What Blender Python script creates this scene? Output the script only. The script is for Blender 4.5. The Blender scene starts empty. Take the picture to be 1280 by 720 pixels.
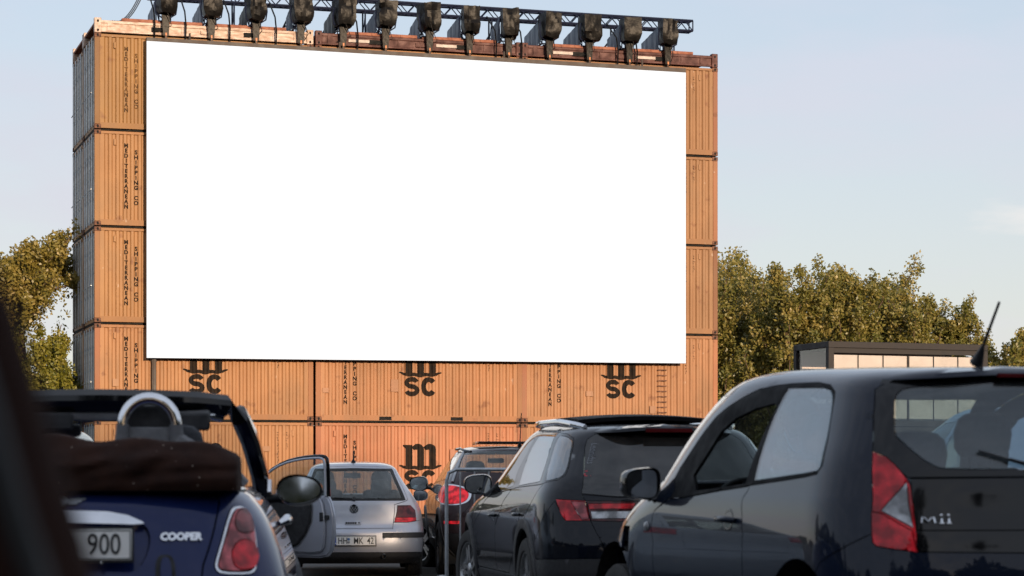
import bpy, bmesh, math, random
import numpy as np
from mathutils import Vector, Matrix
from mathutils.geometry import delaunay_2d_cdt

sc = bpy.context.scene
R = math.radians
random.seed(7)
rng = np.random.default_rng(7)

# ---------------------------------------------------------------- camera
CAM_H = 1.08
FOC = 2900.0                                  # focal length in pixels of a 1280 wide frame
cam_data = bpy.data.cameras.new('camera')
cam = bpy.data.objects.new('camera', cam_data)
sc.collection.objects.link(cam)
cam.location = (0, 0, CAM_H)
cam.rotation_euler = (R(90), 0, 0)
cam_data.sensor_width = 36
cam_data.lens = FOC / 1280 * 36
cam_data.shift_y = 238 / 1280
cam_data.clip_start = 0.05
cam_data.clip_end = 6000
cam_data.dof.use_dof = True
cam_data.dof.focus_distance = 50
cam_data.dof.aperture_fstop = 6.3
sc.camera = cam

# ---------------------------------------------------------------- light
SUN_EL, SUN_AZ = 9.0, 22.0                    # the low sun stands behind the camera, to its right
sun_dir = Vector((math.sin(R(SUN_AZ)) * math.cos(R(SUN_EL)), -math.cos(R(SUN_AZ)) * math.cos(R(SUN_EL)), math.sin(R(SUN_EL))))
sd = bpy.data.lights.new('sun', 'SUN')
sd.energy = 4.2
sd.angle = R(0.6)
sd.color = (1.0, 0.74, 0.50)
sun = bpy.data.objects.new('sun', sd)
sc.collection.objects.link(sun)
sun.rotation_euler = (-sun_dir).to_track_quat('-Z', 'Y').to_euler()

world = bpy.data.worlds.new('World')
sc.world = world
world.use_nodes = True
wn = world.node_tree
wn.nodes.clear()
def N(nt, t, **k):
    n = nt.nodes.new(t)
    for a, b in k.items():
        if a in ('op',): n.operation = b
        elif hasattr(n, a): setattr(n, a, b)
    return n
wo = N(wn, 'ShaderNodeOutputWorld')
wb = N(wn, 'ShaderNodeBackground')
wb.inputs['Strength'].default_value = 0.15
sky = N(wn, 'ShaderNodeTexSky')
sky.sky_type = 'NISHITA'
sky.sun_disc = False
sky.sun_elevation = R(SUN_EL)
sky.sun_rotation = math.atan2(sun_dir.x, sun_dir.y)
sky.air_density = 1.0
sky.dust_density = 1.2
sky.ozone_density = 1.5
tc = N(wn, 'ShaderNodeTexCoord')
mp = N(wn, 'ShaderNodeMapping')
mp.inputs['Scale'].default_value = (1.6, 1.6, 6.0)
wn.links.new(tc.outputs['Generated'], mp.inputs['Vector'])
cl = N(wn, 'ShaderNodeTexNoise')
cl.inputs['Scale'].default_value = 3.4
cl.inputs['Detail'].default_value = 7
cl.inputs['Roughness'].default_value = 0.55
wn.links.new(mp.outputs['Vector'], cl.inputs['Vector'])
cr = N(wn, 'ShaderNodeValToRGB')
cr.color_ramp.elements[0].position = 0.44
cr.color_ramp.elements[0].color = (0.72, 0.72, 0.72, 1)
cr.color_ramp.elements[1].position = 0.64
cr.color_ramp.elements[1].color = (1.0, 1.0, 1.0, 1)
wn.links.new(cl.outputs['Fac'], cr.inputs['Fac'])
cmix = N(wn, 'ShaderNodeMixRGB')
sp = N(wn, 'ShaderNodeSeparateXYZ')                            # thin high cloud, paler and warmer low down
wn.links.new(tc.outputs['Generated'], sp.inputs['Vector'])
hr = N(wn, 'ShaderNodeValToRGB')
hr.color_ramp.elements[0].position = 0.0
hr.color_ramp.elements[0].color = (4.20, 4.02, 4.02, 1)
hr.color_ramp.elements[1].position = 0.22
hr.color_ramp.elements[1].color = (3.30, 3.66, 4.36, 1)
wn.links.new(sp.outputs['Z'], hr.inputs['Fac'])
wn.links.new(hr.outputs['Color'], cmix.inputs['Color2'])
wn.links.new(cr.outputs['Color'], cmix.inputs['Fac'])
wn.links.new(sky.outputs['Color'], cmix.inputs['Color1'])
# one low pink cloud bank with a ragged outline
def W(op, a, b=None):
    n = N(wn, 'ShaderNodeMath', op=op)
    for i, v in ((0, a), (1, b)):
        if v is None: continue
        if hasattr(v, 'links'): wn.links.new(v, n.inputs[i])
        else: n.inputs[i].default_value = v
    return n.outputs[0]
yy = W('MAXIMUM', sp.outputs['Y'], 0.05)
cu_ = W('DIVIDE', W('SUBTRACT', W('DIVIDE', sp.outputs['X'], yy), 0.228), 0.028)
cv_ = W('DIVIDE', W('SUBTRACT', W('DIVIDE', sp.outputs['Z'], yy), 0.112), 0.0062)
n2 = N(wn, 'ShaderNodeTexNoise')
n2.inputs['Scale'].default_value = 30
n2.inputs['Detail'].default_value = 5
mp2 = N(wn, 'ShaderNodeMapping'); mp2.inputs['Scale'].default_value = (1, 1, 3.5)
wn.links.new(tc.outputs['Generated'], mp2.inputs['Vector']); wn.links.new(mp2.outputs['Vector'], n2.inputs['Vector'])
rr_ = W('ADD', W('SQRT', W('ADD', W('POWER', cu_, 2.0), W('POWER', cv_, 2.0))), W('MULTIPLY', W('SUBTRACT', n2.outputs['Fac'], 0.5), 2.6))
bank = W('MULTIPLY', W('SUBTRACT', 1.0, W('MINIMUM', W('MAXIMUM', W('SUBTRACT', rr_, 0.2), 0.0), 1.0)), 0.50)
cm2 = N(wn, 'ShaderNodeMixRGB')
cm2.inputs['Color2'].default_value = (5.3, 4.85, 4.6, 1)
wn.links.new(bank, cm2.inputs['Fac'])
wn.links.new(cmix.outputs['Color'], cm2.inputs['Color1'])
wn.links.new(cm2.outputs['Color'], wb.inputs['Color'])
wn.links.new(wb.outputs['Background'], wo.inputs['Surface'])

sc.view_settings.view_transform = 'Standard'
sc.view_settings.look = 'None'
sc.view_settings.gamma = 1
sc.view_settings.exposure = 0.35
sc.cycles.max_bounces = 8
sc.cycles.transparent_max_bounces = 24
sc.cycles.caustics_reflective = False
sc.cycles.caustics_refractive = False

# ---------------------------------------------------------------- helpers
col = sc.collection

def tag(o, label=None, cat=None, group=None, kind=None):
    if label: o['label'] = label
    if cat: o['category'] = cat
    if group: o['group'] = group
    if kind: o['kind'] = kind
    return o

def empty(name, loc=(0, 0, 0), rz=0.0, parent=None):
    o = bpy.data.objects.new(name, None)
    o.empty_display_size = 0.2
    col.objects.link(o)
    o.location = loc
    o.rotation_euler = (0, 0, rz)
    if parent: o.parent = parent
    return o

def copy_tree(o, parent=None):
    c = o.copy()
    col.objects.link(c)
    if parent: c.parent = parent
    for ch in o.children: copy_tree(ch, c)
    return c

def link_mesh(name, me, parent=None, loc=None, rot=None):
    o = bpy.data.objects.new(name, me)
    col.objects.link(o)
    if parent: o.parent = parent
    if loc is not None: o.location = loc
    if rot is not None: o.rotation_euler = rot
    return o

class MB:
    """Collects plain shapes into one mesh."""
    def __init__(s): s.v, s.f, s.m = [], [], []
    def add(s, vs, fs, m=0, M=None):
        b = len(s.v)
        for p in vs:
            s.v.append(tuple(M @ Vector(p)) if M is not None else tuple(p))
        for f in fs:
            s.f.append([b + i for i in f]); s.m.append(m)
    def box(s, x0, x1, y0, y1, z0, z1, m=0, b=0.0, M=None):
        if b <= 0:
            vs = [(x, y, z) for z in (z0, z1) for y in (y0, y1) for x in (x0, x1)]
            fs = [(0, 2, 3, 1), (4, 5, 7, 6), (0, 1, 5, 4), (2, 6, 7, 3), (0, 4, 6, 2), (1, 3, 7, 5)]
            s.add(vs, fs, m, M)
        else:
            bm = bmesh.new()
            vv = [bm.verts.new(p) for p in [(x, y, z) for z in (z0, z1) for y in (y0, y1) for x in (x0, x1)]]
            for f in [(0, 2, 3, 1), (4, 5, 7, 6), (0, 1, 5, 4), (2, 6, 7, 3), (0, 4, 6, 2), (1, 3, 7, 5)]:
                bm.faces.new([vv[i] for i in f])
            bmesh.ops.bevel(bm, geom=list(bm.edges), offset=b, segments=2 if b > 0.012 else 1, affect='EDGES', profile=0.5)
            bm.verts.index_update()
            s.add([v.co[:] for v in bm.verts], [[v.index for v in f.verts] for f in bm.faces], m, M)
            bm.free()
    def tube(s, pts, r, n=8, m=0, cap=True, closed=False, M=None, flat=1.0):
        pts = [Vector(p) for p in pts]
        rs = r if isinstance(r, (list, tuple)) else [r] * len(pts)
        vs, fs = [], []
        up = None
        K = len(pts)
        for k, p in enumerate(pts):
            a = pts[k - 1] if (k > 0 or closed) else pts[k]
            c = pts[(k + 1) % K] if (k < K - 1 or closed) else pts[k]
            t = (c - a).normalized()
            if up is None:
                up = Vector((0, 0, 1)) if abs(t.z) < 0.9 else Vector((1, 0, 0))
            side = t.cross(up).normalized()
            up = side.cross(t).normalized()
            for i in range(n):
                q = 2 * math.pi * i / n
                vs.append(p + side * math.cos(q) * rs[k] + up * math.sin(q) * rs[k] * flat)
        for k in range(K if closed else K - 1):
            k2 = (k + 1) % K
            for i in range(n):
                j = (i + 1) % n
                fs.append((k * n + i, k * n + j, k2 * n + j, k2 * n + i))
        if cap and not closed:
            fs.append(tuple(range(n - 1, -1, -1)))
            fs.append(tuple((K - 1) * n + i for i in range(n)))
        s.add(vs, fs, m, M)
    def bar(s, a, c, w, m=0):
        s.tube([a, c], w * 0.7, 4, m)
    def lathe(s, prof, n=32, m=0, M=None, close=False):
        """profile of (radius, height) round the local z axis"""
        vs, fs = [], []
        for r_, z in prof:
            for i in range(n):
                q = 2 * math.pi * i / n
                vs.append((r_ * math.cos(q), r_ * math.sin(q), z))
        K = len(prof)
        for k in range(K if close else K - 1):
            k2 = (k + 1) % K
            for i in range(n):
                j = (i + 1) % n
                fs.append((k * n + i, k * n + j, k2 * n + j, k2 * n + i))
        s.add(vs, fs, m, M)
    def prism(s, poly, d0, d1, m=0, M=None):
        """polygon in local xy pulled from z=d0 to z=d1"""
        n = len(poly)
        vs = [(x, y, d0) for x, y in poly] + [(x, y, d1) for x, y in poly]
        fs = [tuple(range(n - 1, -1, -1)), tuple(range(n, 2 * n))]
        for i in range(n):
            j = (i + 1) % n
            fs.append((i, j, n + j, n + i))
        s.add(vs, fs, m, M)
    def mesh(s, name, mats, ang=40, smooth=True):
        me = bpy.data.meshes.new(name)
        me.from_pydata(s.v, [], s.f)
        for mt in (mats if isinstance(mats, (list, tuple)) else [mats]): me.materials.append(mt)
        me.polygons.foreach_set('material_index', s.m)
        if smooth:
            me.polygons.foreach_set('use_smooth', [True] * len(s.f))
            me.set_sharp_from_angle(angle=R(ang))
        me.update()
        return me
    def build(s, name, mats, parent=None, loc=None, rot=None, ang=40, smooth=True):
        return link_mesh(name, s.mesh(name, mats, ang, smooth), parent, loc, rot)

def frame(o, x, y):
    """matrix with origin o, local x along x, local y along y"""
    x = Vector(x).normalized(); y = Vector(y)
    z = x.cross(y).normalized(); y = z.cross(x)
    M = Matrix((x, y, z)).transposed().to_4x4()
    M.translation = o
    return M

def text_data(s, size, bold=0.0, ext=0.002, align='CENTER', space=1.0, line=1.0, shear=0.0):
    cu = bpy.data.curves.new('lettering', 'FONT')
    cu.body = s; cu.size = size; cu.offset = bold; cu.extrude = ext
    cu.align_x = align; cu.align_y = 'CENTER'
    cu.space_character = space; cu.space_line = line; cu.shear = shear
    cu.resolution_u = 3
    o = bpy.data.objects.new('lettering', cu)
    col.objects.link(o)
    dg = bpy.context.evaluated_depsgraph_get()
    me = bpy.data.meshes.new_from_object(o.evaluated_get(dg))
    bpy.data.objects.remove(o)
    return me

def text_obj(name, s, size, M, mat, parent, bold=0.0, ext=0.002, sx=1.0, **k):
    me = text_data(s, size, bold, ext, **k)
    me.transform(M @ Matrix.Diagonal((sx, 1, 1, 1)))
    me.materials.clear(); me.materials.append(mat)
    return link_mesh(name, me, parent)

# ---------------------------------------------------------------- materials
def new_mat(name):
    m = bpy.data.materials.new(name)
    m.use_nodes = True
    nt = m.node_tree
    b = nt.nodes['Principled BSDF']
    return m, nt, b

def noise_mix(nt, c1, c2, scale, detail=4, lo=0.35, hi=0.65, coord='Object', stretch=None, rough=0.6):
    t = N(nt, 'ShaderNodeTexCoord')
    n = N(nt, 'ShaderNodeTexNoise')
    n.inputs['Scale'].default_value = scale
    n.inputs['Detail'].default_value = detail
    n.inputs['Roughness'].default_value = rough
    src = t.outputs[coord]
    if stretch:
        q = N(nt, 'ShaderNodeMapping')
        q.inputs['Scale'].default_value = stretch
        nt.links.new(src, q.inputs['Vector']); src = q.outputs['Vector']
    nt.links.new(src, n.inputs['Vector'])
    mr = N(nt, 'ShaderNodeMapRange')
    mr.inputs['From Min'].default_value = lo
    mr.inputs['From Max'].default_value = hi
    nt.links.new(n.outputs['Fac'], mr.inputs['Value'])
    mx = N(nt, 'ShaderNodeMixRGB')
    nt.links.new(mr.outputs['Result'], mx.inputs['Fac'])
    for i, c in ((1, c1), (2, c2)):
        if hasattr(c, 'links'): nt.links.new(c, mx.inputs['Color%d' % i])
        else: mx.inputs['Color%d' % i].default_value = (*c, 1)
    return mx.outputs['Color'], mr.outputs['Result']

def bump(nt, b, scale, strength, dist=0.01, coord='Object', stretch=None, detail=3):
    t = N(nt, 'ShaderNodeTexCoord')
    n = N(nt, 'ShaderNodeTexNoise')
    n.inputs['Scale'].default_value = scale
    n.inputs['Detail'].default_value = detail
    src = t.outputs[coord]
    if stretch:
        q = N(nt, 'ShaderNodeMapping')
        q.inputs['Scale'].default_value = stretch
        nt.links.new(src, q.inputs['Vector']); src = q.outputs['Vector']
    nt.links.new(src, n.inputs['Vector'])
    bp = N(nt, 'ShaderNodeBump')
    bp.inputs['Strength'].default_value = strength
    bp.inputs['Distance'].default_value = dist
    nt.links.new(n.outputs['Fac'], bp.inputs['Height'])
    nt.links.new(bp.outputs['Normal'], b.inputs['Normal'])

def simple(name, c, rough=0.5, metal=0.0, c2=None, scale=8.0, bmp=0.0, bscale=40, spec=0.5, coat=0.0, stretch=None):
    m, nt, b = new_mat(name)
    c2 = c2 or tuple(x * 0.78 for x in c)
    o, f = noise_mix(nt, c, c2, scale, stretch=stretch)
    nt.links.new(o, b.inputs['Base Color'])
    mr = N(nt, 'ShaderNodeMapRange')
    mr.inputs['To Min'].default_value = rough * 0.9
    mr.inputs['To Max'].default_value = min(1, rough * 1.2 + 0.02)
    nt.links.new(f, mr.inputs['Value'])
    nt.links.new(mr.outputs['Result'], b.inputs['Roughness'])
    b.inputs['Metallic'].default_value = metal
    b.inputs['Specular IOR Level'].default_value = spec
    b.inputs['Coat Weight'].default_value = coat
    if bmp: bump(nt, b, bscale, bmp)
    return m

def paint(name, c, metal=0.0, rough=0.35, flake=0.0, dust=(0.10, 0.09, 0.08), dust_amt=0.04, coat=1.0):
    """car paint: base coat with a fine flake, clear coat, a thin uneven film of dust"""
    m, nt, b = new_mat(name)
    t = N(nt, 'ShaderNodeTexCoord')
    v = N(nt, 'ShaderNodeTexVoronoi')
    v.inputs['Scale'].default_value = 900
    nt.links.new(t.outputs['Object'], v.inputs['Vector'])
    mx = N(nt, 'ShaderNodeMixRGB')
    mx.inputs['Fac'].default_value = flake
    mx.inputs['Color1'].default_value = (*c, 1)
    mu = N(nt, 'ShaderNodeMixRGB', blend_type='MULTIPLY')
    mu.inputs['Fac'].default_value = 1
    mu.inputs['Color1'].default_value = (*[min(1, x * 2.2 + 0.01) for x in c], 1)
    nt.links.new(v.outputs['Color'], mu.inputs['Color2'])
    nt.links.new(mu.outputs['Color'], mx.inputs['Color2'])
    n = N(nt, 'ShaderNodeTexNoise')
    n.inputs['Scale'].default_value = 5
    n.inputs['Detail'].default_value = 8
    nt.links.new(t.outputs['Object'], n.inputs['Vector'])
    mr = N(nt, 'ShaderNodeMapRange')
    mr.inputs['From Min'].default_value = 0.4
    mr.inputs['From Max'].default_value = 0.75
    mr.inputs['To Max'].default_value = dust_amt
    nt.links.new(n.outputs['Fac'], mr.inputs['Value'])
    d = N(nt, 'ShaderNodeMixRGB')
    d.inputs['Color2'].default_value = (*dust, 1)
    nt.links.new(mr.outputs['Result'], d.inputs['Fac'])
    nt.links.new(mx.outputs['Color'], d.inputs['Color1'])
    nt.links.new(d.outputs['Color'], b.inputs['Base Color'])
    b.inputs['Metallic'].default_value = metal
    b.inputs['Roughness'].default_value = rough
    b.inputs['Coat Weight'].default_value = coat * .85
    b.inputs['Coat IOR'].default_value = 1.38
    b.inputs['Specular IOR Level'].default_value = 0.05
    r2 = N(nt, 'ShaderNodeMapRange')
    r2.inputs['From Max'].default_value = max(dust_amt, 0.01)
    r2.inputs['To Min'].default_value = 0.0
    r2.inputs['To Max'].default_value = 0.025
    nt.links.new(mr.outputs['Result'], r2.inputs['Value'])
    nt.links.new(r2.outputs['Result'], b.inputs['Coat Roughness'])
    return m

def glass(name, tint=(0.75, 0.82, 0.84), haze=0.03, refl=1.0):
    """thin car glass: tinted see-through pane with a mirror-like skin and a film of dust"""
    m = bpy.data.materials.new(name)
    m.use_nodes = True
    nt = m.node_tree
    nt.nodes.clear()
    out = N(nt, 'ShaderNodeOutputMaterial')
    tr = N(nt, 'ShaderNodeBsdfTransparent')
    tr.inputs['Color'].default_value = (*tint, 1)
    gl = N(nt, 'ShaderNodeBsdfGlossy')
    gl.inputs['Roughness'].default_value = 0.01
    gl.inputs['Color'].default_value = (1, 1, 1, 1)
    df = N(nt, 'ShaderNodeBsdfDiffuse')
    df.inputs['Color'].default_value = (0.55, 0.53, 0.5, 1)
    lw = N(nt, 'ShaderNodeLayerWeight')          # the same from both faces of the pane
    lw.inputs['Blend'].default_value = 0.5
    pw = N(nt, 'ShaderNodeMath', op='POWER')
    pw.inputs[1].default_value = 4.5
    nt.links.new(lw.outputs['Facing'], pw.inputs[0])
    m1 = N(nt, 'ShaderNodeMath', op='MULTIPLY_ADD')
    m1.inputs[1].default_value = 0.9
    m1.inputs[2].default_value = 0.045 * refl
    m1.use_clamp = True
    nt.links.new(pw.outputs[0], m1.inputs[0])
    t = N(nt, 'ShaderNodeTexCoord')
    n = N(nt, 'ShaderNodeTexNoise')
    n.inputs['Scale'].default_value = 7
    n.inputs['Detail'].default_value = 8
    nt.links.new(t.outputs['Object'], n.inputs['Vector'])
    mr = N(nt, 'ShaderNodeMapRange')
    mr.inputs['From Min'].default_value = 0.3
    mr.inputs['From Max'].default_value = 0.8
    mr.inputs['To Min'].default_value = haze * 0.4
    mr.inputs['To Max'].default_value = haze * 2
    nt.links.new(n.outputs['Fac'], mr.inputs['Value'])
    a = N(nt, 'ShaderNodeMixShader')
    nt.links.new(mr.outputs['Result'], a.inputs['Fac'])
    nt.links.new(tr.outputs[0], a.inputs[1]); nt.links.new(df.outputs[0], a.inputs[2])
    b = N(nt, 'ShaderNodeMixShader')
    nt.links.new(m1.outputs[0], b.inputs['Fac'])
    nt.links.new(a.outputs[0], b.inputs[1]); nt.links.new(gl.outputs[0], b.inputs[2])
    nt.links.new(b.outputs[0], out.inputs['Surface'])
    return m

def lens_mat(name, c, ribs=120, rough=0.08, emit=0.0, stretch=(1, 1, 1)):
    """moulded lamp lens: coloured plastic over a pattern of small ribs"""
    m, nt, b = new_mat(name)
    t = N(nt, 'ShaderNodeTexCoord')
    v = N(nt, 'ShaderNodeTexVoronoi')
    v.inputs['Scale'].default_value = ribs
    q = N(nt, 'ShaderNodeMapping'); q.inputs['Scale'].default_value = stretch
    nt.links.new(t.outputs['Object'], q.inputs['Vector'])
    nt.links.new(q.outputs['Vector'], v.inputs['Vector'])
    n = N(nt, 'ShaderNodeTexNoise'); n.inputs['Scale'].default_value = 14; n.inputs['Detail'].default_value = 1
    nt.links.new(t.outputs['Object'], n.inputs['Vector'])
    r1 = N(nt, 'ShaderNodeValToRGB')
    r1.color_ramp.elements[0].position = 0.38; r1.color_ramp.elements[0].color = (*[x * 0.45 for x in c], 1)
    r1.color_ramp.elements[1].position = 0.62; r1.color_ramp.elements[1].color = (*[min(1, x * 1.5 + 0.01) for x in c], 1)
    nt.links.new(n.outputs['Fac'], r1.inputs['Fac'])
    mu = N(nt, 'ShaderNodeMixRGB', blend_type='MULTIPLY'); mu.inputs['Fac'].default_value = 0.35
    nt.links.new(r1.outputs['Color'], mu.inputs['Color1'])
    nt.links.new(v.outputs['Distance'], mu.inputs['Color2'])
    nt.links.new(mu.outputs['Color'], b.inputs['Base Color'])
    b.inputs['Roughness'].default_value = 0.35
    b.inputs['Coat Weight'].default_value = 0.7
    b.inputs['Specular IOR Level'].default_value = 0.1
    b.inputs['Coat Roughness'].default_value = 0.02
    b.inputs['Subsurface Weight'].default_value = 0.0
    bp = N(nt, 'ShaderNodeBump'); bp.inputs['Strength'].default_value = 0.25; bp.inputs['Distance'].default_value = 0.003
    nt.links.new(v.outputs['Distance'], bp.inputs['Height'])
    nt.links.new(bp.outputs['Normal'], b.inputs['Normal'])
    if emit:
        nt.links.new(mu.outputs['Color'], b.inputs['Emission Color'])
        b.inputs['Emission Strength'].default_value = emit
    return m

M = {}
M['chrome'] = simple('chrome', (0.78, 0.78, 0.80), 0.06, 1.0, scale=3)
M['steel'] = simple('galvanised_steel', (0.46, 0.48, 0.50), 0.38, 0.85, c2=(0.34, 0.36, 0.38), scale=20)
M['alloy'] = simple('alloy', (0.42, 0.43, 0.44), 0.28, 0.9, scale=12)
M['black_plastic'] = simple('black_plastic', (0.018, 0.018, 0.02), 0.5, scale=30, bmp=0.15, bscale=400)
M['gloss_black'] = simple('gloss_black', (0.005, 0.005, 0.006), 0.05, scale=4, spec=.38)
M['matt_black'] = simple('matt_black', (0.007, 0.007, 0.008), 0.6, spec=0.08, scale=9)
M['seal'] = simple('rubber_seal', (0.012, 0.012, 0.012), 0.55, scale=20)
M['rubber'] = simple('tyre_rubber', (0.022, 0.021, 0.020), 0.8, c2=(0.045, 0.042, 0.038), scale=9, bmp=0.3, bscale=120)
M['trim'] = simple('interior_trim', (0.03, 0.03, 0.032), 0.75, scale=15)
M['grey_trim'] = simple('grey_trim', (0.16, 0.16, 0.165), 0.8, scale=15)
M['seat_cloth'] = simple('seat_cloth', (0.04, 0.042, 0.048), 0.9, scale=60, bmp=0.3, bscale=300)
M['under'] = simple('underbody', (0.012, 0.012, 0.012), 0.9)
M['red_lens'] = lens_mat('red_lens', (0.80, 0.010, 0.020))
M['dark_red_lens'] = lens_mat('dark_red_lens', (0.075, 0.004, 0.007))
M['lit_red'] = lens_mat('lit_red_lens', (0.55, 0.008, 0.016), emit=0.5)
M['clear_lens'] = lens_mat('clear_lens', (0.52, 0.53, 0.55), ribs=60)
M['pink_lens'] = lens_mat('pink_lens', (0.52, 0.10, 0.11))
M['smoke_lens'] = lens_mat('smoked_red_lens', (0.24, 0.045, 0.045))
M['plate'] = simple('number_plate', (0.86, 0.84, 0.80), 0.4, scale=25, c2=(0.80, 0.78, 0.74))
M['plate_ink'] = simple('plate_ink', (0.02, 0.02, 0.02), 0.5)
M['euro_blue'] = simple('euro_blue', (0.02, 0.10, 0.45), 0.4)
M['mirror'] = simple('mirror_glass', (0.75, 0.78, 0.80), 0.02, 1.0)
# ---------------------------------------------------------------- ground
def ground_z(x, y):
    """the lot dips a little in the middle"""
    return -0.14 * math.exp(-((y - 29) / 9.0) ** 2)
def make_ground():
    xs = sorted(set([-2500, -900, -300, -120, -60] + list(range(-40, 41, 4)) + [60, 120, 300, 900, 2500]))
    ys = sorted(set([-2500, -900, -300, -120, -60, -30, -15] + list(range(-8, 61, 2)) + [64, 70, 90, 120, 300, 900, 2500]))
    vs = [(x, y, ground_z(x, y)) for y in ys for x in xs]
    W = len(xs)
    fs = [(j * W + i, j * W + i + 1, (j + 1) * W + i + 1, (j + 1) * W + i) for j in range(len(ys) - 1) for i in range(W - 1)]
    m, nt, b = new_mat('asphalt')
    c, f = noise_mix(nt, (0.040, 0.039, 0.038), (0.072, 0.069, 0.064), 0.35, 8)
    c2, f2 = noise_mix(nt, c, (0.028, 0.027, 0.026), 22, 6, 0.45, 0.7)
    nt.links.new(c2, b.inputs['Base Color'])
    b.inputs['Roughness'].default_value = 0.9
    bump(nt, b, 60, 0.5, 0.01)
    mb = MB(); mb.add(vs, fs)
    tag(mb.build('ground', m), 'dark asphalt of the drive-in lot', kind='structure')
make_ground()

# ---------------------------------------------------------------- wall of containers
WX, WY, WT, WZ = -11.31, 62.84, 0.3049, 0.061
CL, CH, CD = 6.058, 2.591, 2.438
PITCH = 2.6285
ROWD = CD + 0.086
SX = [0.0, 6.115, 12.155]
WM = Matrix.Translation((WX, WY, WZ)) @ Matrix.Rotation(WT, 4, 'Z')
WTOP = 5 * PITCH - 0.0375
def wall_s(px, d):
    """distance along the wall of a picture column, d behind its face"""
    a = (px - 640) / FOC
    c, s = math.cos(WT), math.sin(WT)
    return (a * (WY + d * c) - WX + d * s) / (c - a * s)

def container_paint():
    m, nt, b = new_mat('container_paint')
    oi = N(nt, 'ShaderNodeObjectInfo')
    t = N(nt, 'ShaderNodeTexCoord')
    ad = N(nt, 'ShaderNodeVectorMath', operation='ADD')
    nt.links.new(t.outputs['Object'], ad.inputs[0])
    nt.links.new(oi.outputs['Location'], ad.inputs[1])
    def nz(scale, stretch, lo, hi, det=5):
        q = N(nt, 'ShaderNodeMapping'); q.inputs['Scale'].default_value = stretch
        nt.links.new(ad.outputs[0], q.inputs['Vector'])
        n = N(nt, 'ShaderNodeTexNoise'); n.inputs['Scale'].default_value = scale; n.inputs['Detail'].default_value = det
        nt.links.new(q.outputs['Vector'], n.inputs['Vector'])
        r = N(nt, 'ShaderNodeMapRange'); r.inputs['From Min'].default_value = lo; r.inputs['From Max'].default_value = hi
        nt.links.new(n.outputs['Fac'], r.inputs['Value'])
        return r.outputs['Result']
    def mix(fac, a, c, k=1.0):
        x = N(nt, 'ShaderNodeMixRGB')
        if k != 1.0:
            mm = N(nt, 'ShaderNodeMath', op='MULTIPLY'); mm.inputs[1].default_value = k
            nt.links.new(fac, mm.inputs[0]); fac = mm.outputs[0]
        nt.links.new(fac, x.inputs['Fac'])
        for i, v in ((1, a), (2, c)):
            if hasattr(v, 'links'): nt.links.new(v, x.inputs['Color%d' % i])
            else: x.inputs['Color%d' % i].default_value = (*v, 1)
        return x.outputs['Color']
    fade = N(nt, 'ShaderNodeMixRGB', blend_type='MULTIPLY'); fade.inputs['Fac'].default_value = 1
    nt.links.new(oi.outputs['Color'], fade.inputs['Color1']); fade.inputs['Color2'].default_value = (0.84, 0.80, 0.76, 1)
    c = mix(nz(0.8, (1, 1, 1), .35, .7), oi.outputs['Color'], fade.outputs['Color'])
    c = mix(nz(5, (2.2, 2.2, 0.16), .50, .80), c, (0.20, 0.105, 0.05), 0.55)
    c = mix(nz(1.3, (1, 1, .6), .48, .75, 7), c, (0.20, 0.125, 0.07), 0.40)     # grime      # run-off streaks
    c = mix(nz(3.0, (1, 1, 1), .63, .72, 8), c, (0.15, 0.055, 0.025), 0.65)      # rust spots
    c = mix(nz(9.0, (1, 1, .5), .70, .74, 6), c, (0.60, 0.50, 0.42), 0.35)      # scrapes
    nt.links.new(c, b.inputs['Base Color'])
    b.inputs['Roughness'].default_value = 0.55
    b.inputs['Specular IOR Level'].default_value = 0.3
    bump(nt, b, 14, 0.12, 0.01)
    return m
M['container'] = container_paint()
M['container_dark'] = simple('casting_steel', (0.20, 0.085, 0.045), 0.75, c2=(0.07, 0.035, 0.025), scale=9)
M['door_grey'] = simple('door_grey', (0.78, 0.74, 0.66), 0.6, c2=(0.50, 0.45, 0.38), scale=3, stretch=(3, 3, .4))
M['hole'] = simple('dark_opening', (0.006, 0.006, 0.006), 0.9)
M['ink'] = simple('stencil_ink', (0.010, 0.009, 0.009), 0.7, c2=(0.03, 0.02, 0.014), scale=6, spec=.1)
M['faded_ink'] = simple('faded_ink', (0.045, 0.028, 0.018), 0.7, c2=(0.16, 0.085, 0.035), scale=9, spec=.1)

CP, CDEP, CY0 = 0.2, 0.038, 0.022
CX0, CX1 = 0.15, CL - 0.15
def corr_breaks():
    o = []
    x = CX0
    n = int((CX1 - CX0) / CP)
    st = CX0 + ((CX1 - CX0) - n * CP) / 2
    pts = [(CX0, CY0)]
    for k in range(n):
        a = st + k * CP
        pts += [(a + .035, CY0), (a + .07, CY0 + CDEP), (a + .135, CY0 + CDEP), (a + .17, CY0)]
    pts.append((CX1, CY0))
    return pts
CORR = corr_breaks()
CORX = np.array([p[0] for p in CORR]); CORY = np.array([p[1] for p in CORR])

def conform(me, lift=0.004):
    """lay flat print onto the corrugated side: cut at every fold, then follow it"""
    bm = bmesh.new(); bm.from_mesh(me)
    xs = [v.co.x for v in bm.verts]
    for bx in CORX:
        if min(xs) < bx < max(xs):
            bmesh.ops.bisect_plane(bm, geom=list(bm.verts) + list(bm.edges) + list(bm.faces), plane_co=(bx, 0, 0), plane_no=(1, 0, 0), dist=1e-5)
    for v in bm.verts:
        v.co = Vector((v.co.x, float(np.interp(v.co.x, CORX, CORY)) - lift - v.co.z, v.co.y))
    bm.to_mesh(me); bm.free()
    return me

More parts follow.
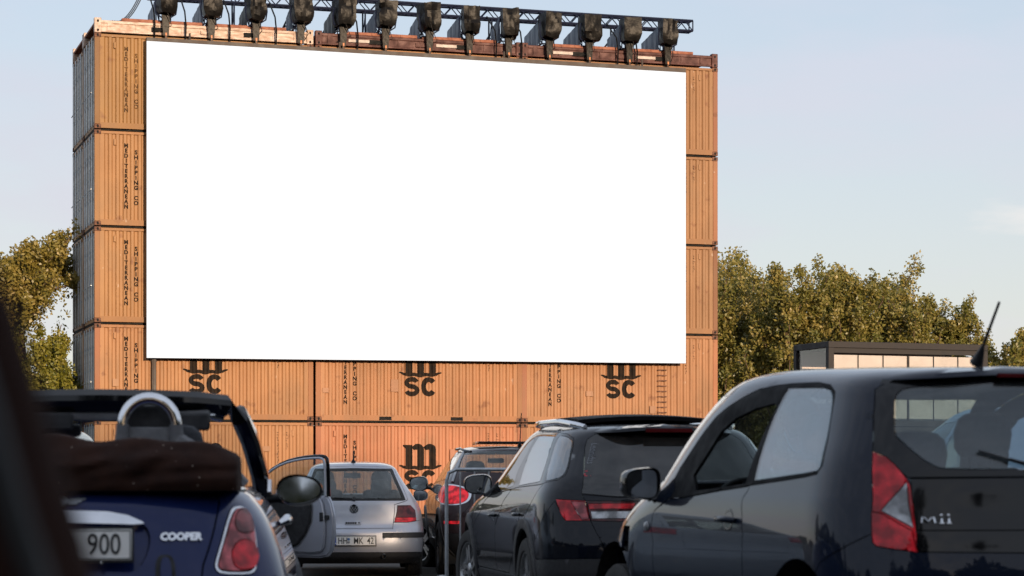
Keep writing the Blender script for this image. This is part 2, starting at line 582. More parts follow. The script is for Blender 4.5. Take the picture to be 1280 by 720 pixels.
def stacked_text(s, x, top, h, pitch, bold, mat):
    size = h / 0.70
    me = text_data('\n'.join(s), size, bold, 0.0, line=pitch / size)
    ys = [v.co.y for v in me.vertices]
    off = top - max(ys)
    me.transform(Matrix.Translation((x, off, 0)) @ Matrix.Diagonal((1.02, 1, 1, 1)))
    me.materials.clear(); me.materials.append(mat)
    return conform(me)

def ribbon(pts, w):
    """flat stroke of half width w(list) along pts"""
    o = []
    n = len(pts)
    for i, p in enumerate(pts):
        a = np.array(pts[max(i - 1, 0)]); c = np.array(pts[min(i + 1, n - 1)])
        t = (c - a) / max(np.linalg.norm(c - a), 1e-9); nn = np.array([-t[1], t[0]])
        ww = w[i] if isinstance(w, list) else w
        o.append((np.array(p) + nn * ww, np.array(p) - nn * ww))
    vs, fs = [], []
    for a, c in o: vs += [(*a, 0), (*c, 0)]
    for i in range(n - 1): fs.append((2 * i, 2 * i + 1, 2 * i + 3, 2 * i + 2))
    return vs, fs

def emblem_mesh():
    """black 'm' standing on a wave, 'sc' below"""
    m = MB()
    cx = 3.03
    zb = 1.33
    # m: three thick legs, two arches, a slab at the top left
    H, lw = 0.60, 0.20
    xs_ = [-0.43, -0.08, 0.27]
    for k, x in enumerate(xs_):
        top = H - (0.0 if k == 0 else 0.07)
        m.add([(cx + x, zb, 0), (cx + x + lw, zb, 0), (cx + x + lw, zb + top, 0), (cx + x, zb + top, 0)], [(0, 1, 2, 3)])
    m.add([(cx - .50, zb + H, 0), (cx - .43, zb + H - .07, 0), (cx - .43, zb + H + .035, 0), (cx - .50, zb + H + .035, 0)], [(0, 1, 2, 3)])
    m.add([(cx - .43, zb + H, 0.0005), (cx - .23, zb + H, 0.0005), (cx - .23, zb + H + .035, 0.0005), (cx - .43, zb + H + .035, 0.0005)], [(0, 1, 2, 3)])
    for x0 in (-0.25, 0.10):
        pts = [(cx + x0 + 0.03 + 0.31 * t, zb + H - 0.12 + 0.105 * math.sin(math.pi * (0.15 + 0.75 * t))) for t in np.linspace(0, 1, 10)]
        v, f = ribbon(pts, [0.05 + 0.035 * math.sin(math.pi * t) for t in np.linspace(0, 1, 10)])
        m.add([(a, b, 0.001) for a, b, c in v], f)
    pts = [(cx + x, zb - 0.015 + 0.045 * (abs(x) / .62) ** 3 * (1.6 if abs(x) > .5 else 1) - 0.022 * math.cos(x * 2 * math.pi / .35) * (1 - (abs(x) / .64))) for x in np.linspace(-.62, .62, 50)]
    v, f = ribbon(pts, [0.040 * (1 - (abs(x) / .66) ** 4) + 0.008 for x in np.linspace(-1, 1, 50) * .62])
    m.add([(a, b, 0.002) for a, b, c in v], f)
    # s and c
    def arc(ox, oy, rx, ry, a0, a1, n=18): return [(ox + rx * math.cos(R(a)), oy + ry * math.sin(R(a))) for a in np.linspace(a0, a1, n)]
    zc = zb - 0.345
    sx = cx - 0.245
    S = arc(sx, zc + .105, .150, .100, 15, 255) + arc(sx, zc - .105, .155, .105, 75, -165)
    v, f = ribbon(S, 0.068); m.add(v, f)
    C = arc(cx + .255, zc, .160, .205, 38, 322, 30)
    v, f = ribbon(C, 0.070); m.add(v, f)
    me = bpy.data.meshes.new('emblem')
    me.from_pydata(m.v, [], m.f)
    me.materials.append(M['ink'])
    return conform(me)

def container_proto():
    P = {}
    c = MB()                                         # corner casting with its oval holes
    c.box(0, .178, 0, .162, 0, .118, 0, b=0.006)
    def oval(cx, cz, rx, rz, axis):
        pts = [(cx + rx * math.cos(q), cz + rz * math.sin(q)) for q in [2 * math.pi * i / 12 for i in range(12)]]
        if axis == 'y': c.add([(a, -0.002, b) for a, b in pts], [tuple(range(12))], 1)
        else: c.add([(-0.002, a, b) for a, b in pts], [tuple(range(11, -1, -1))], 1)
    oval(.089, .059, .03, .042, 'y'); oval(.081, .059, .03, .042, 'x')
    P['corner_casting'] = c.mesh('corner_casting', [M['container_dark'], M['hole']], 30)
    p = MB(); p.box(0.004, .150, 0.003, .10, .118, CH - .118, b=0.008)
    P['corner_post'] = p.mesh('corner_post', M['container'], 30)
    r = MB(); r.box(.15, CL - .15, 0.006, .07, CH - .10, CH - .03, b=0.005)
    P['top_rail'] = r.mesh('top_rail', M['container'], 30)
    r = MB()
    segs = [.150, 1.83, 2.19, 3.92, 4.28, CL - .150]
    for a, b_ in ((0, 1), (2, 3), (4, 5)): r.box(segs[a], segs[b_], 0.005, .08, .015, .165)
    for a, b_ in ((1, 2), (3, 4)):
        r.box(segs[a], segs[b_], 0.005, .08, .128, .165); r.box(segs[a], segs[b_], 0.005, .08, .015, .028)
    P['bottom_rail'] = r.mesh('bottom_rail', M['container'], 30)
    r = MB(); r.box(segs[1] + .002, segs[2] - .002, 0.03, .3, .029, .127, 0)
    P['forklift_pocket'] = r.mesh('forklift_pocket', M['hole'], 30)
    r = MB()
    vs = []
    for x, y in CORR: vs += [(x, y, .16), (x, y, CH - .095)]
    r.add(vs, [(2 * i, 2 * i + 2, 2 * i + 3, 2 * i + 1) for i in range(len(CORR) - 1)])
    P['side_panel'] = r.mesh('side_panel', M['container'], smooth=False)
    r = MB(); r.box(.05, CL - .05, .05, CD - .05, CH - .04, CH - .02); P['roof_panel'] = r.mesh('roof_panel', M['container'], smooth=False)
    r = MB(); r.box(.03, CL - .03, .10, CD - .03, -.034, .12); P['floor_panel'] = r.mesh('floor_panel', M['under'], smooth=False)
    r = MB(); r.box(CL - .06, CL - .03, .1, CD - .1, .12, CH - .05); P['end_wall'] = r.mesh('end_wall', M['container'], smooth=False)
    r = MB(); r.box(.05, CL - .05, CD - .06, CD - .03, .12, CH - .05); P['rear_panel'] = r.mesh('rear_panel', M['container'], smooth=False)
    # one door leaf on the left end, folded steel
    r = MB()
    w = (CD - .22) / 2
    ribs = 4
    vs = []
    prof = [(0.0, 0)]
    for k in range(ribs):
        a = w * (k + .12) / ribs
        prof += [(a, 0), (a + .03, .03), (a + w / ribs - .1, .03), (a + w / ribs - .07, 0)]
    prof.append((w - .006, 0))
    for y, d in prof: vs += [(.03 + d, y, .15), (.03 + d, y, CH - .14)]
    r.add(vs, [(2 * i, 2 * i + 1, 2 * i + 3, 2 * i + 2) for i in range(len(prof) - 1)])
    P['door'] = r.mesh('door', M['door_grey'], smooth=False)
    r = MB(); r.box(0.02, 0.08, .11, CD - .11, .02, .14, b=.005); r.box(0.02, 0.08, .11, CD - .11, CH - .13, CH - .02, b=.005)
    P['door_frame'] = r.mesh('door_frame', M['container'], 30)
    r = MB()
    r.tube([(-.012, 0, .08), (-.012, 0, CH - .08)], .022, 8)
    for z in (.2, .75, 1.35, 1.95, 2.4): r.box(-.005, .03, -.03, .03, z - .03, z + .03)
    r.tube([(-.03, 0, 1.02), (-.035, .32, 1.0)], .014, 6)
    P['locking_bar'] = r.mesh('locking_bar', M['steel'], 40)
    r = MB(); r.box(.52, .585, 0.0, .03, 2.19, 2.36, b=.008); P['ventilator'] = r.mesh('ventilator', M['container'], 30)
    P['lettering_a'] = stacked_text('MEDITERRANEAN', .86, 2.25, .105, .1385, .0075, M['ink'])
    P['lettering_b'] = stacked_text('SHIPPING CO', 1.13, 2.08, .105, .1385, .0075, M['ink'])
    P['emblem'] = emblem_mesh()
    # row of small unreadable stencil marks by the right end
    r = MB()
    rr = random.Random(3)
    for col_x, n in ((5.04, 12), (5.30, 7)):
        for k in range(n):
            z = 2.28 - k * .075
            for q in range(3):
                x = col_x + rr.uniform(-.02, .02); zz = z + rr.uniform(-.02, .02)
                a = rr.random() < .5
                r.add([(x, zz, 0), (x + (.034 if a else .011), zz, 0), (x + (.034 if a else .011), zz + (.010 if a else .036), 0), (x, zz + (.010 if a else .036), 0)], [(0, 1, 2, 3)])
    me = bpy.data.meshes.new('stencil_marks'); me.from_pydata(r.v, [], r.f); me.materials.append(M['ink'])
    P['stencil_marks'] = conform(me)
    return P
CPART = container_proto()

def make_container(name_loc, tint, front=True, door_tint=None, faded=False):
    root = empty('shipping_container', WM @ Vector(name_loc), WT)
    def put(key, loc=(0, 0, 0), scale=None, name=None, rz=0, parent=root, tintit=True):
        o = link_mesh(name or key, CPART[key], parent, loc)
        if scale: o.scale = scale
        if rz: o.rotation_euler = (0, 0, rz)
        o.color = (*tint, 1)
        return o
    for z in (0, CH - .118):
        put('corner_casting', (0, 0, z)); put('corner_casting', (CL, 0, z), (-1, 1, 1))
        put('corner_casting', (0, CD, z), (1, -1, 1))
        if front: put('corner_casting', (CL, CD, z), (-1, -1, 1))
    put('corner_post'); put('corner_post', (CL, 0, 0), (-1, 1, 1)); put('corner_post', (0, CD, 0), (1, -1, 1))
    if front:
        put('top_rail'); put('bottom_rail'); put('side_panel')
        put('forklift_pocket'); put('forklift_pocket', (2.09, 0, 0))
        put('ventilator'); put('ventilator', (4.93, 0, 0))
        a = put('lettering_a', name='lettering'); b_ = put('lettering_b', name='lettering')
        if faded:
            for o in (a, b_):
                o.data = o.data.copy(); o.data.materials[0] = M['faded_ink']
        put('emblem'); put('stencil_marks')
        put('roof_panel'); put('floor_panel'); put('end_wall'); put('rear_panel')
    else:
        put('roof_panel'); put('floor_panel'); put('rear_panel')
    if front:                       # rusty posts and a small welded patch or two
        q = random.Random(int(name_loc[0] * 7 + name_loc[2] * 13) + 5)
        for o in list(root.children):
            if o.name.startswith('corner_post'):
                k = q.uniform(.62, .98); o.color = (tint[0] * k, tint[1] * k * q.uniform(.72, .95), tint[2] * k * .8, 1)
            if o.name.startswith(('bottom_rail', 'top_rail')):
                k = q.uniform(.80, 1.0); o.color = (tint[0] * k, tint[1] * k * .93, tint[2] * k * .85, 1)
        for _ in range(q.choice((1, 2, 2))):
            x, z, w_, h_ = q.choice((q.uniform(.2, .5), q.uniform(3.9, 4.7), q.uniform(1.5, 2.2))), q.uniform(.25, 2.0), q.uniform(.16, .30), q.uniform(.12, .38)
            m = MB(); m.box(x, x + w_, .006, .03, z, z + h_, b=.004)
            o = m.build('repair_patch', M['container'], root)
            k = q.uniform(.82, 1.06); o.color = (min(.5, tint[0] * k), tint[1] * k * 1.06, tint[2] * k * 1.25, 1)
    return root, put

rr = random.Random(11)
TIER = ['top tier', 'second tier from the top', 'third tier from the top', 'second tier from the ground', 'ground tier']
COLN = ['left', 'middle', 'right']
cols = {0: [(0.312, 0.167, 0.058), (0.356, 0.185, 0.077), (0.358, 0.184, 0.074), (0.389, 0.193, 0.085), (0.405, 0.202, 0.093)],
        1: [(0.312, 0.156, 0.061), (0.336, 0.168, 0.074), (0.344, 0.172, 0.075), (0.396, 0.191, 0.091), (0.442, 0.188, 0.100)],  # last tint is redder: the red glow there is put into its colour
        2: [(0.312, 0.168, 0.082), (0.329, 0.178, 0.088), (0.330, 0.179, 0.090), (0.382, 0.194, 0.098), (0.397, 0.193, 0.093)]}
DETAIL = {
    (0, 0): 'mustard shipping container with faded lettering, topmost left of the screen',
    (0, 1): 'mustard shipping container left of the screen, second from the top',
    (0, 2): 'mustard shipping container left of the screen, third from the top',
    (0, 3): 'orange shipping container by the lower left corner of the screen, dark post before it',
    (0, 4): 'orange shipping container at ground level seen through the open car door window',
    (1, 0): 'orange shipping container behind the top edge of the screen, middle of the top tier',
    (1, 3): 'orange shipping container under the middle of the screen, two black fork pockets showing',
    (1, 4): 'orange shipping container at ground level, red glow put into its tint, whole black m emblem',
    (2, 0): 'orange shipping container at the top of the wall end right of the screen',
    (2, 1): 'orange shipping container right of the screen, second from the top of the stack',
    (2, 2): 'orange shipping container right of the screen, third from the top of the stack',
    (2, 3): 'orange shipping container with ladder rungs below the lower right corner of the screen',
    (2, 4): 'orange shipping container at ground level behind the roof of the black estate'}
for ci in range(3):
    for k in range(5):
        if (ci, k) in ((1, 1), (1, 2)): lab = 'orange shipping container wholly behind the middle of the screen'
        else: lab = DETAIL[(ci, k)]
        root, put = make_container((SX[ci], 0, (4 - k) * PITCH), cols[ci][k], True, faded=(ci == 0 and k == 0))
        tag(root, lab, 'container', 'shipping containers stacked as the wall')
        if ci == 0:
            put('door_frame')
            w = (CD - .22) / 2
            for j in range(2):
                d = put('door', (0, .11 + j * w, 0))
                for f in (.28, .74):
                    o = link_mesh('locking_bar', CPART['locking_bar'], d, (0, w * f, 0))
BACKL = ['top', 'second from the top', 'third from the top', 'second from the ground', 'lowest']
for k in range(5):
    root, put = make_container((0, ROWD, (4 - k) * PITCH), (.42, .22, .09), False)
    tag(root, 'grey doored shipping container of the back row, %s of its stack' % BACKL[k], 'container', 'shipping containers stacked as the back row')
    put('door_frame')
    for j in range(2):
        d = put('door', (0, .11 + j * w, 0))
        for f in (.28, .74): link_mesh('locking_bar', CPART['locking_bar'], d, (0, w * f, 0))
# ladder rungs printed as steps on the lower right container
lad = MB()
for k in range(14):
    z = PITCH + .3 + k * .155
    lad.box(wall_s(822, 0), wall_s(833, 0), -.03, -.012, z, z + .03)
    for s_ in (wall_s(823, 0), wall_s(832, 0)): lad.box(s_, s_ + .015, -.0145, .03, z + .002, z + .026)
lo = lad.build('ladder_rungs', M['container_dark']); lo.matrix_world = WM
tag(lo, 'column of short dark ladder rungs on the container below the screen right corner', 'ladder')

# ---------------------------------------------------------------- folded flat racks on top
M['rack_white'] = simple('rack_white', (0.62, 0.50, 0.43), 0.6, c2=(0.40, 0.27, 0.20), scale=5, stretch=(1, 1, 3))
M['rack_red'] = simple('rack_red', (0.095, 0.022, 0.016), 0.6, c2=(0.05, 0.015, 0.012), scale=5)
M['rack_top'] = simple('rack_plank', (0.32, 0.12, 0.07), 0.7, c2=(0.22, 0.08, 0.05), scale=6)
M['label_white'] = simple('label_white', (0.55, 0.48, 0.44), 0.6)
def flat_rack(s0, d0, mat, lab, white):
    root = empty('flat_rack', WM @ Vector((s0, d0, WTOP + .01)), WT)
    tag(root, lab, 'flat rack', 'flat racks folded on top of the container wall')
    f = MB()
    for y0 in (0.03, CD - .11):
        f.box(.18, CL - .18, y0, y0 + .08, .26, .34, b=.01); f.box(.18, CL - .18, y0, y0 + .08, .02, .08, b=.01)
        f.box(.18, CL - .18, y0 + .03, y0 + .045, .08, .26)
        for x in np.linspace(.5, CL - .5, 9): f.box(x - .015, x + .015, y0 + .004, y0 + .078, .08, .26)
    f.build('side_beam', mat, root, ang=30)
    for a, b_ in ((1.55, 1.95), (2.9, 3.25), (4.1, 4.5)):
        p = MB(); p.box(a, b_, .012, .05, .10, .22, b=.004); p.build('fork_pocket', M['hole'] if a != 2.9 else mat, root)
    k = MB(); k.box(.02, CL - .02, .12, CD - .12, .24, .30); k.build('deck', M['rack_top'], root, smooth=False)
    for x0, x1 in ((.75, 2.95), (3.1, 5.3)):
        w_ = MB(); w_.box(x0, x1, .06, CD - .08, .345, .43, b=.01)
        for q in range(6): w_.box(x0 + .05 + q * (x1 - x0 - .1) / 5 - .02, x0 + .05 + q * (x1 - x0 - .1) / 5 + .02, .045, .07, .35, .425)
        w_.build('folded_end_wall', M['rack_top'], root, ang=30)
    for x in (0, CL - .19):
        for y in (0, CD - .17):
            c = MB(); c.box(x, x + .19, y, y + .17, 0, .40, b=.012)
            for zz in (.06, .31): c.add([(x + .095 + .03 * math.cos(q), y - .003, zz + .04 * math.sin(q)) for q in [2 * math.pi * i / 10 for i in range(10)]], [tuple(range(10))], 1)
            c.build('corner_block', [mat, M['hole']], root)
    g = MB()
    for x in (.35, CL - .55): g.prism([(x, .06), (x + .22, .06), (x + .22, .22), (x, .30)], -.075, -.02, 0, Matrix.Rotation(R(90), 4, 'X'))
    g.build('gusset', mat, root)
    if not white:
        for x0, x1 in ((.95, 1.55), (3.5, 4.4)):
            p = MB(); p.box(x0, x1, .018, .029, .13, .21); p.build('label_strip', M['label_white'], root)
    return root
flat_rack(SX[0], 0, M['rack_white'], 'pinkish white flat rack on the wall at the left', True)
flat_rack(SX[1], 0, M['rack_red'], 'dark red flat rack between the white rack and the other red one', False)
flat_rack(SX[2], 0, M['rack_red'], 'dark red flat rack at the right end of the wall top', False)
flat_rack(SX[0], ROWD, M['rack_white'], 'pinkish white flat rack on the back row behind the other white one', True)

# ---------------------------------------------------------------- the screen
M['screen'] = new_mat('lit_screen')[0]
_b = M['screen'].node_tree.nodes['Principled BSDF']
_b.inputs['Base Color'].default_value = (0.02, 0.02, 0.02, 1)
_b.inputs['Roughness'].default_value = 0.7
_b.inputs['Emission Color'].default_value = (1, 1, 1, 1)
_b.inputs['Emission Strength'].default_value = 0.80
M['frame_dark'] = simple('screen_frame', (0.045, 0.038, 0.034), 0.6, c2=(0.07, 0.05, 0.04), scale=3)
scr = empty('led_screen', WM @ Vector((1.36, -.35, CAM_H - WZ + 3.29)), WT)
tag(scr, 'huge blank white lit cinema screen hung before the container wall', 'screen')
SW, SH = 15.70, 8.575
tilt_z = 0.065
p = MB()
p.add([(0, 0, -.02), (SW, 0, tilt_z), (SW, 0, SH - .035 + 0.0), (0, 0, SH)], [(0, 1, 2, 3)])
p.build('display_panel', M['screen'], scr, smooth=False)
p = MB()
p.add([(0, .004, -.02), (SW, .004, tilt_z), (SW, .004, SH - .035), (0, .004, SH), (0, .14, -.02), (SW, .14, tilt_z), (SW, .14, SH - .035), (0, .14, SH)],
      [(3, 2, 1, 0), (4, 5, 6, 7), (0, 1, 5, 4), (1, 2, 6, 5), (2, 3, 7, 6), (3, 0, 4, 7)])
p.build('cabinet', M['frame_dark'], scr, smooth=False)
p = MB()
p.add([(-.0, -.0, SH + .006), (SW, -.0, SH - .03), (SW, -.0, SH + .09), (-.0, -.0, SH + .10), (-.0, .2, SH + .006), (SW, .2, SH - .03), (SW, .2, SH + .09), (-.0, .2, SH + .10)],
      [(0, 1, 2, 3), (7, 6, 5, 4), (0, 4, 5, 1), (3, 2, 6, 7), (0, 3, 7, 4), (1, 5, 6, 2)])
p.build('top_beam', M['frame_dark'], scr, smooth=False)
for x in (1.2, 5.4, 10.2, 14.4):
    p = MB(); p.tube([(x, .16, SH * .2), (x, .16, SH + .3)], .03, 6); p.build('hanger', M['frame_dark'], scr)
# dark post that holds its lower left corner
p = MB()
sp = wall_s(193.5, -.12)
p.box(sp - .05, sp + .035, -.16, -.04, 0.0, 5.2, b=.006)
p.box(sp - .075, sp - .052, -.13, -.06, 0.0, 5.2, 0)
for z in (1.2, 2.7, 4.2): p.box(sp - .09, sp + .07, -.04, -.003, z, z + .12)
o = p.build('support_post', [M['frame_dark'], M['steel']]); o.matrix_world = WM
tag(o, 'dark steel post in front of the containers below the left end of the screen', 'post')

# ---------------------------------------------------------------- truss and covered lamps
M['navy'] = simple('shaded_truss', (0.012, 0.018, 0.045), 0.5, 0.2, scale=8, spec=.25)  # aluminium of the truss, its shade put into a dark navy colour
TS = wall_s(186, .85)
tr = empty('lighting_truss', WM @ Vector((TS, 0.85, WTOP + 1.22)), WT)
tag(tr, 'long shade-darkened blue lattice truss along the top of the container wall', 'truss')
TL = wall_s(866, .85) - TS
ts = 0.30
for y in (0, ts):
    for z in (0, ts):
        c = MB(); c.tube([(0, y, z), (TL, y, z)], .034, 8); c.build('chord', M['navy'], tr)
lat = MB()
n = int(TL / .27)
for k in range(n):
    a, b_ = k * TL / n, (k + 1) * TL / n
    for y in (0, ts):
        lat.tube([(a, y, 0 if k % 2 else ts), (b_, y, ts if k % 2 else 0)], .017, 5)
    lat.tube([(a, 0 if k % 2 else ts, ts), (b_, ts if k % 2 else 0, ts)], .011, 5)
    lat.tube([(a, 0 if k % 2 else ts, 0), (b_, ts if k % 2 else 0, 0)], .011, 5)
for a in (0, TL):
    for z in (0, ts): lat.tube([(a, 0, z), (a, ts, z)], .02, 6)
    for y in (0, ts): lat.tube([(a, y, 0), (a, y, ts)], .02, 6)
tag(lat.build('lattice', M['navy'], tr), kind='stuff')
for x in np.linspace(.5, TL - .6, 9):
    leg = MB()
    leg.tube([(x, .0, 0), (x, .0, -.86)], .025, 6); leg.tube([(x, ts, 0), (x, ts, -.86)], .025, 6); leg.tube([(x, .0, -.1), (x, ts, -.7)], .014, 5)
    leg.build('support_leg', M['navy'], tr)

def tarp():
    m, nt, b = new_mat('black_tarpaulin')
    c, f = noise_mix(nt, (0.007, 0.006, 0.0055), (0.004, 0.004, 0.004), 5, 5)
    nt.links.new(c, b.inputs['Base Color'])
    b.inputs['Roughness'].default_value = 0.40
    b.inputs['Specular IOR Level'].default_value = 0.14
    bump(nt, b, 5, 0.35, 0.05, detail=2)
    return m
M['tarp'] = tarp()
M['drape'] = simple('grey_blue_sheet', (0.19, 0.25, 0.31), 0.5, c2=(0.10, 0.14, 0.19), scale=6, stretch=(1, 1, .2), bmp=0.5, bscale=9)
M['bolt_orange'] = simple('orange_fitting', (0.5, 0.17, 0.05), 0.5)
def crumpled(seed, w, d, h):
    """tarpaulin pulled over a lamp: a sagging, creased bag narrowing to its tied neck"""
    rg = np.random.default_rng(seed)
    bm = bmesh.new()
    bmesh.ops.create_cube(bm, size=1)
    bmesh.ops.subdivide_edges(bm, edges=list(bm.edges), cuts=6, use_grid_fill=True)
    lum = [(rg.uniform(-.6, .6, 3), rg.uniform(-.12, .10), rg.uniform(.10, .26)) for _ in range(22)]
    cr = [(rg.normal(size=3), rg.uniform(-.4, .4), rg.uniform(.02, .05)) for _ in range(7)]
    for v in bm.verts:
        p = np.array(v.co)
        # rounded box
        q = p / max(np.linalg.norm(p), 1e-6) * .62
        p = p * .92 + q * .08
        k = 0.0
        for c, a, r_ in lum: k += a * math.exp(-((p - c) ** 2).sum() / (2 * r_ * r_))
        for n_, o_, a in cr:
            n_ = n_ / np.linalg.norm(n_)
            k += -a * max(0, 1 - abs(np.dot(p, n_) - o_) / .09)
        p = p + p / max(np.linalg.norm(p), 1e-6) * k
        if p[2] < -.3:
            t = min(1, (-p[2] - .3) / .25)
            p[0] *= 1 - .30 * t; p[1] *= 1 - .25 * t; p[2] -= .08 * t
        v.co = Vector((p[0] * w, p[1] * d, p[2] * h))
    me = bpy.data.meshes.new('cover')
    bm.to_mesh(me); bm.free()
    me.materials.append(M['tarp'])
    me.polygons.foreach_set('use_smooth', [True] * len(me.polygons))
    me.set_sharp_from_angle(angle=R(16))
    return me
def sheet(seed, a, b_, z0, z1, n=14):
    rg = random.Random(seed)
    vs = []
    ph = rg.uniform(0, 6)
    for i in range(n + 1):
        t = i / n
        y = a + (b_ - a) * t
        top = z1 - (z1 - z0) * .35 * t
        for j in range(5):
            z = top + (z0 - top + rg.uniform(-.03, .03)) * j / 4
            x = .025 * math.sin(t * 19 + ph) * (j / 4) + rg.uniform(-.008, .008)
            vs.append((x, y, z))
    fs = [(i * 5 + j, (i + 1) * 5 + j, (i + 1) * 5 + j + 1, i * 5 + j + 1) for i in range(n) for j in range(4)]
    k = len(vs)
    vs += [(x + .006, y, z) for x, y, z in vs]
    fs += [tuple(k + q for q in f[::-1]) for f in fs]
    m = MB(); m.add(vs, fs)
    return m
lamp_px = [208, 265, 321, 377, 430, 483, 538, 588, 637, 688, 738, 788, 836]
ORD = ['first', 'second', 'third', 'fourth', 'fifth', 'sixth', 'seventh', 'eighth', 'ninth', 'tenth', 'eleventh', 'twelfth', 'last']
for i, px_ in enumerate(lamp_px):
    s_ = wall_s(px_, -.25)
    root = empty('covered_spotlight', WM @ Vector((s_, -.06, WTOP)), WT)
    rg = random.Random(100 + i)
    tag(root, 'spotlight under black tarpaulin on the wall top, %s from left in the row' % ORD[i], 'spotlight', 'covered spotlights along the wall top')
    c = link_mesh('cover', crumpled(i * 7 + 5, .50 + rg.uniform(-.04, .05), .66, .70 + rg.uniform(-.05, .05)), root, (rg.uniform(-.02, .02), -.12, .92 + rg.uniform(-.03, .03)), (rg.uniform(-.06, .06), rg.uniform(-.08, .08), rg.uniform(-.15, .15)))
    p = MB()
    p.prism([(-.075, .0), (.075, .0), (.115, .62), (-.115, .62)], -.05, .05, 0, Matrix.Translation((0, -.08, -.02)) @ Matrix.Rotation(R(90), 4, 'X'))
    p.box(-.03, .03, -.14, -.02, -.14, 0)
    p.build('post', M['tarp'], root, ang=30)
    p = MB()                                        # yoke round the covered head
    tl = rg.uniform(-.10, .10)
    p.tube([(-.285, -.12 + tl, 1.02), (-.30, -.12, .80), (-.27, -.10, .58), (-.10, -.08, .47), (.10, -.08, .47), (.27, -.10, .58), (.30, -.12, .80), (.285, -.12 + tl, 1.02)], .022, 6)
    p.build('yoke', M['navy'], root)
    p = MB()
    p.tube([(rg.uniform(-.1, .1), -.40, .72), (.05, -.30, .50), (rg.uniform(.08, .2), -.20, .25), (rg.uniform(-.2, .2), .1, .12)], .012, 5)
    p.build('power_cord', M['black_plastic'], root)
    p = MB(); p.box(-.025, .025, -.155, -.128, -.02, .06, b=.004); p.tube([(0, -.13, -.02), (0, -.13, -.22)], .012, 6)
    p.build('clamp', M['bolt_orange'], root)
    arm = MB()
    for x in (-.16, .16):
        arm.tube([(x, .1, 1.05), (x, 3.1, .36)], .028, 6); arm.tube([(x, .1, .42), (x, 3.1, .30)], .028, 6)
        for t in (0, .2, .4, .6, .8):
            ya = .1 + 3 * t; za = 1.05 - .69 * t; zb = .42 - .12 * t
            arm.tube([(x, ya, za), (x, ya, zb)], .018, 5)
            arm.tube([(x, ya, zb), (x, ya + .6, 1.05 - .69 * (t + .2))], .014, 5)
    for t in (0, .33, .66, 1): arm.tube([(-.16, .1 + 3 * t, .42 - .12 * t), (.16, .1 + 3 * t, .42 - .12 * t)], .018, 5)
    for yy in (.9, 2.9): arm.tube([(0, yy, .43), (0, yy, .36)], .04, 6)
    arm.build('outrigger', M['navy'], root)
    dr = sheet(i, .12, .9 + rg.uniform(-.1, .9), .40, 1.12)
    o = dr.build('side_sheet', M['drape'] if i not in (2, 4) else M['tarp'], root, (-.21, 0, 0))
STRAP = ['just before the first covered spotlight', 'between the first and second covered spotlight', 'between the second and third covered spotlight',
         'between the third and fourth covered spotlight', 'between the fifth and sixth covered spotlight', 'touching the seventh covered spotlight',
         'between the eighth and ninth covered spotlight', 'just after the ninth covered spotlight', 'before the twelfth covered spotlight', 'after the twelfth covered spotlight']
for k, (px_, top) in enumerate([(193, .9), (232, .9), (287, .7), (345, .8), (447, .5), (535, .5), (620, .6), (652, .4), (772, .6), (796, .5)]):
    s_ = wall_s(px_, -.1)
    p = MB()
    pts = [(s_, -.10, WTOP - .12), (s_ + .01, -.11, WTOP + .3), (s_ - .01, -.02, WTOP + .7), (s_, .8, WTOP + 1.25)]
    p.tube(pts, .022, 6)
    o = p.build('hanging_strap', M['tarp']); o.matrix_world = WM
    tag(o, 'thin black strap hanging from the truss %s' % STRAP[k], 'strap', 'black straps hanging from the truss')
for k in range(3):
    p = MB()
    a, b_ = wall_s(140 + k * 3, .3), wall_s(178 + k * 3, .85)
    pts = []
    for t in np.linspace(0, 1, 12):
        x = a + (b_ - a) * t
        pts.append((x, .3 + .55 * t, WTOP + .40 + (1.05 + .06 * k) * t ** 1.7 - .10 * math.sin(math.pi * t)))
    p.tube(pts, .014, 6)
    o = p.build('cable', M['black_plastic']); o.matrix_world = WM
    tag(o, 'black cable sagging onto the white flat rack, %s of three' % ('lowest', 'middle', 'uppermost')[k], 'cable', 'cables at the left end of the truss')

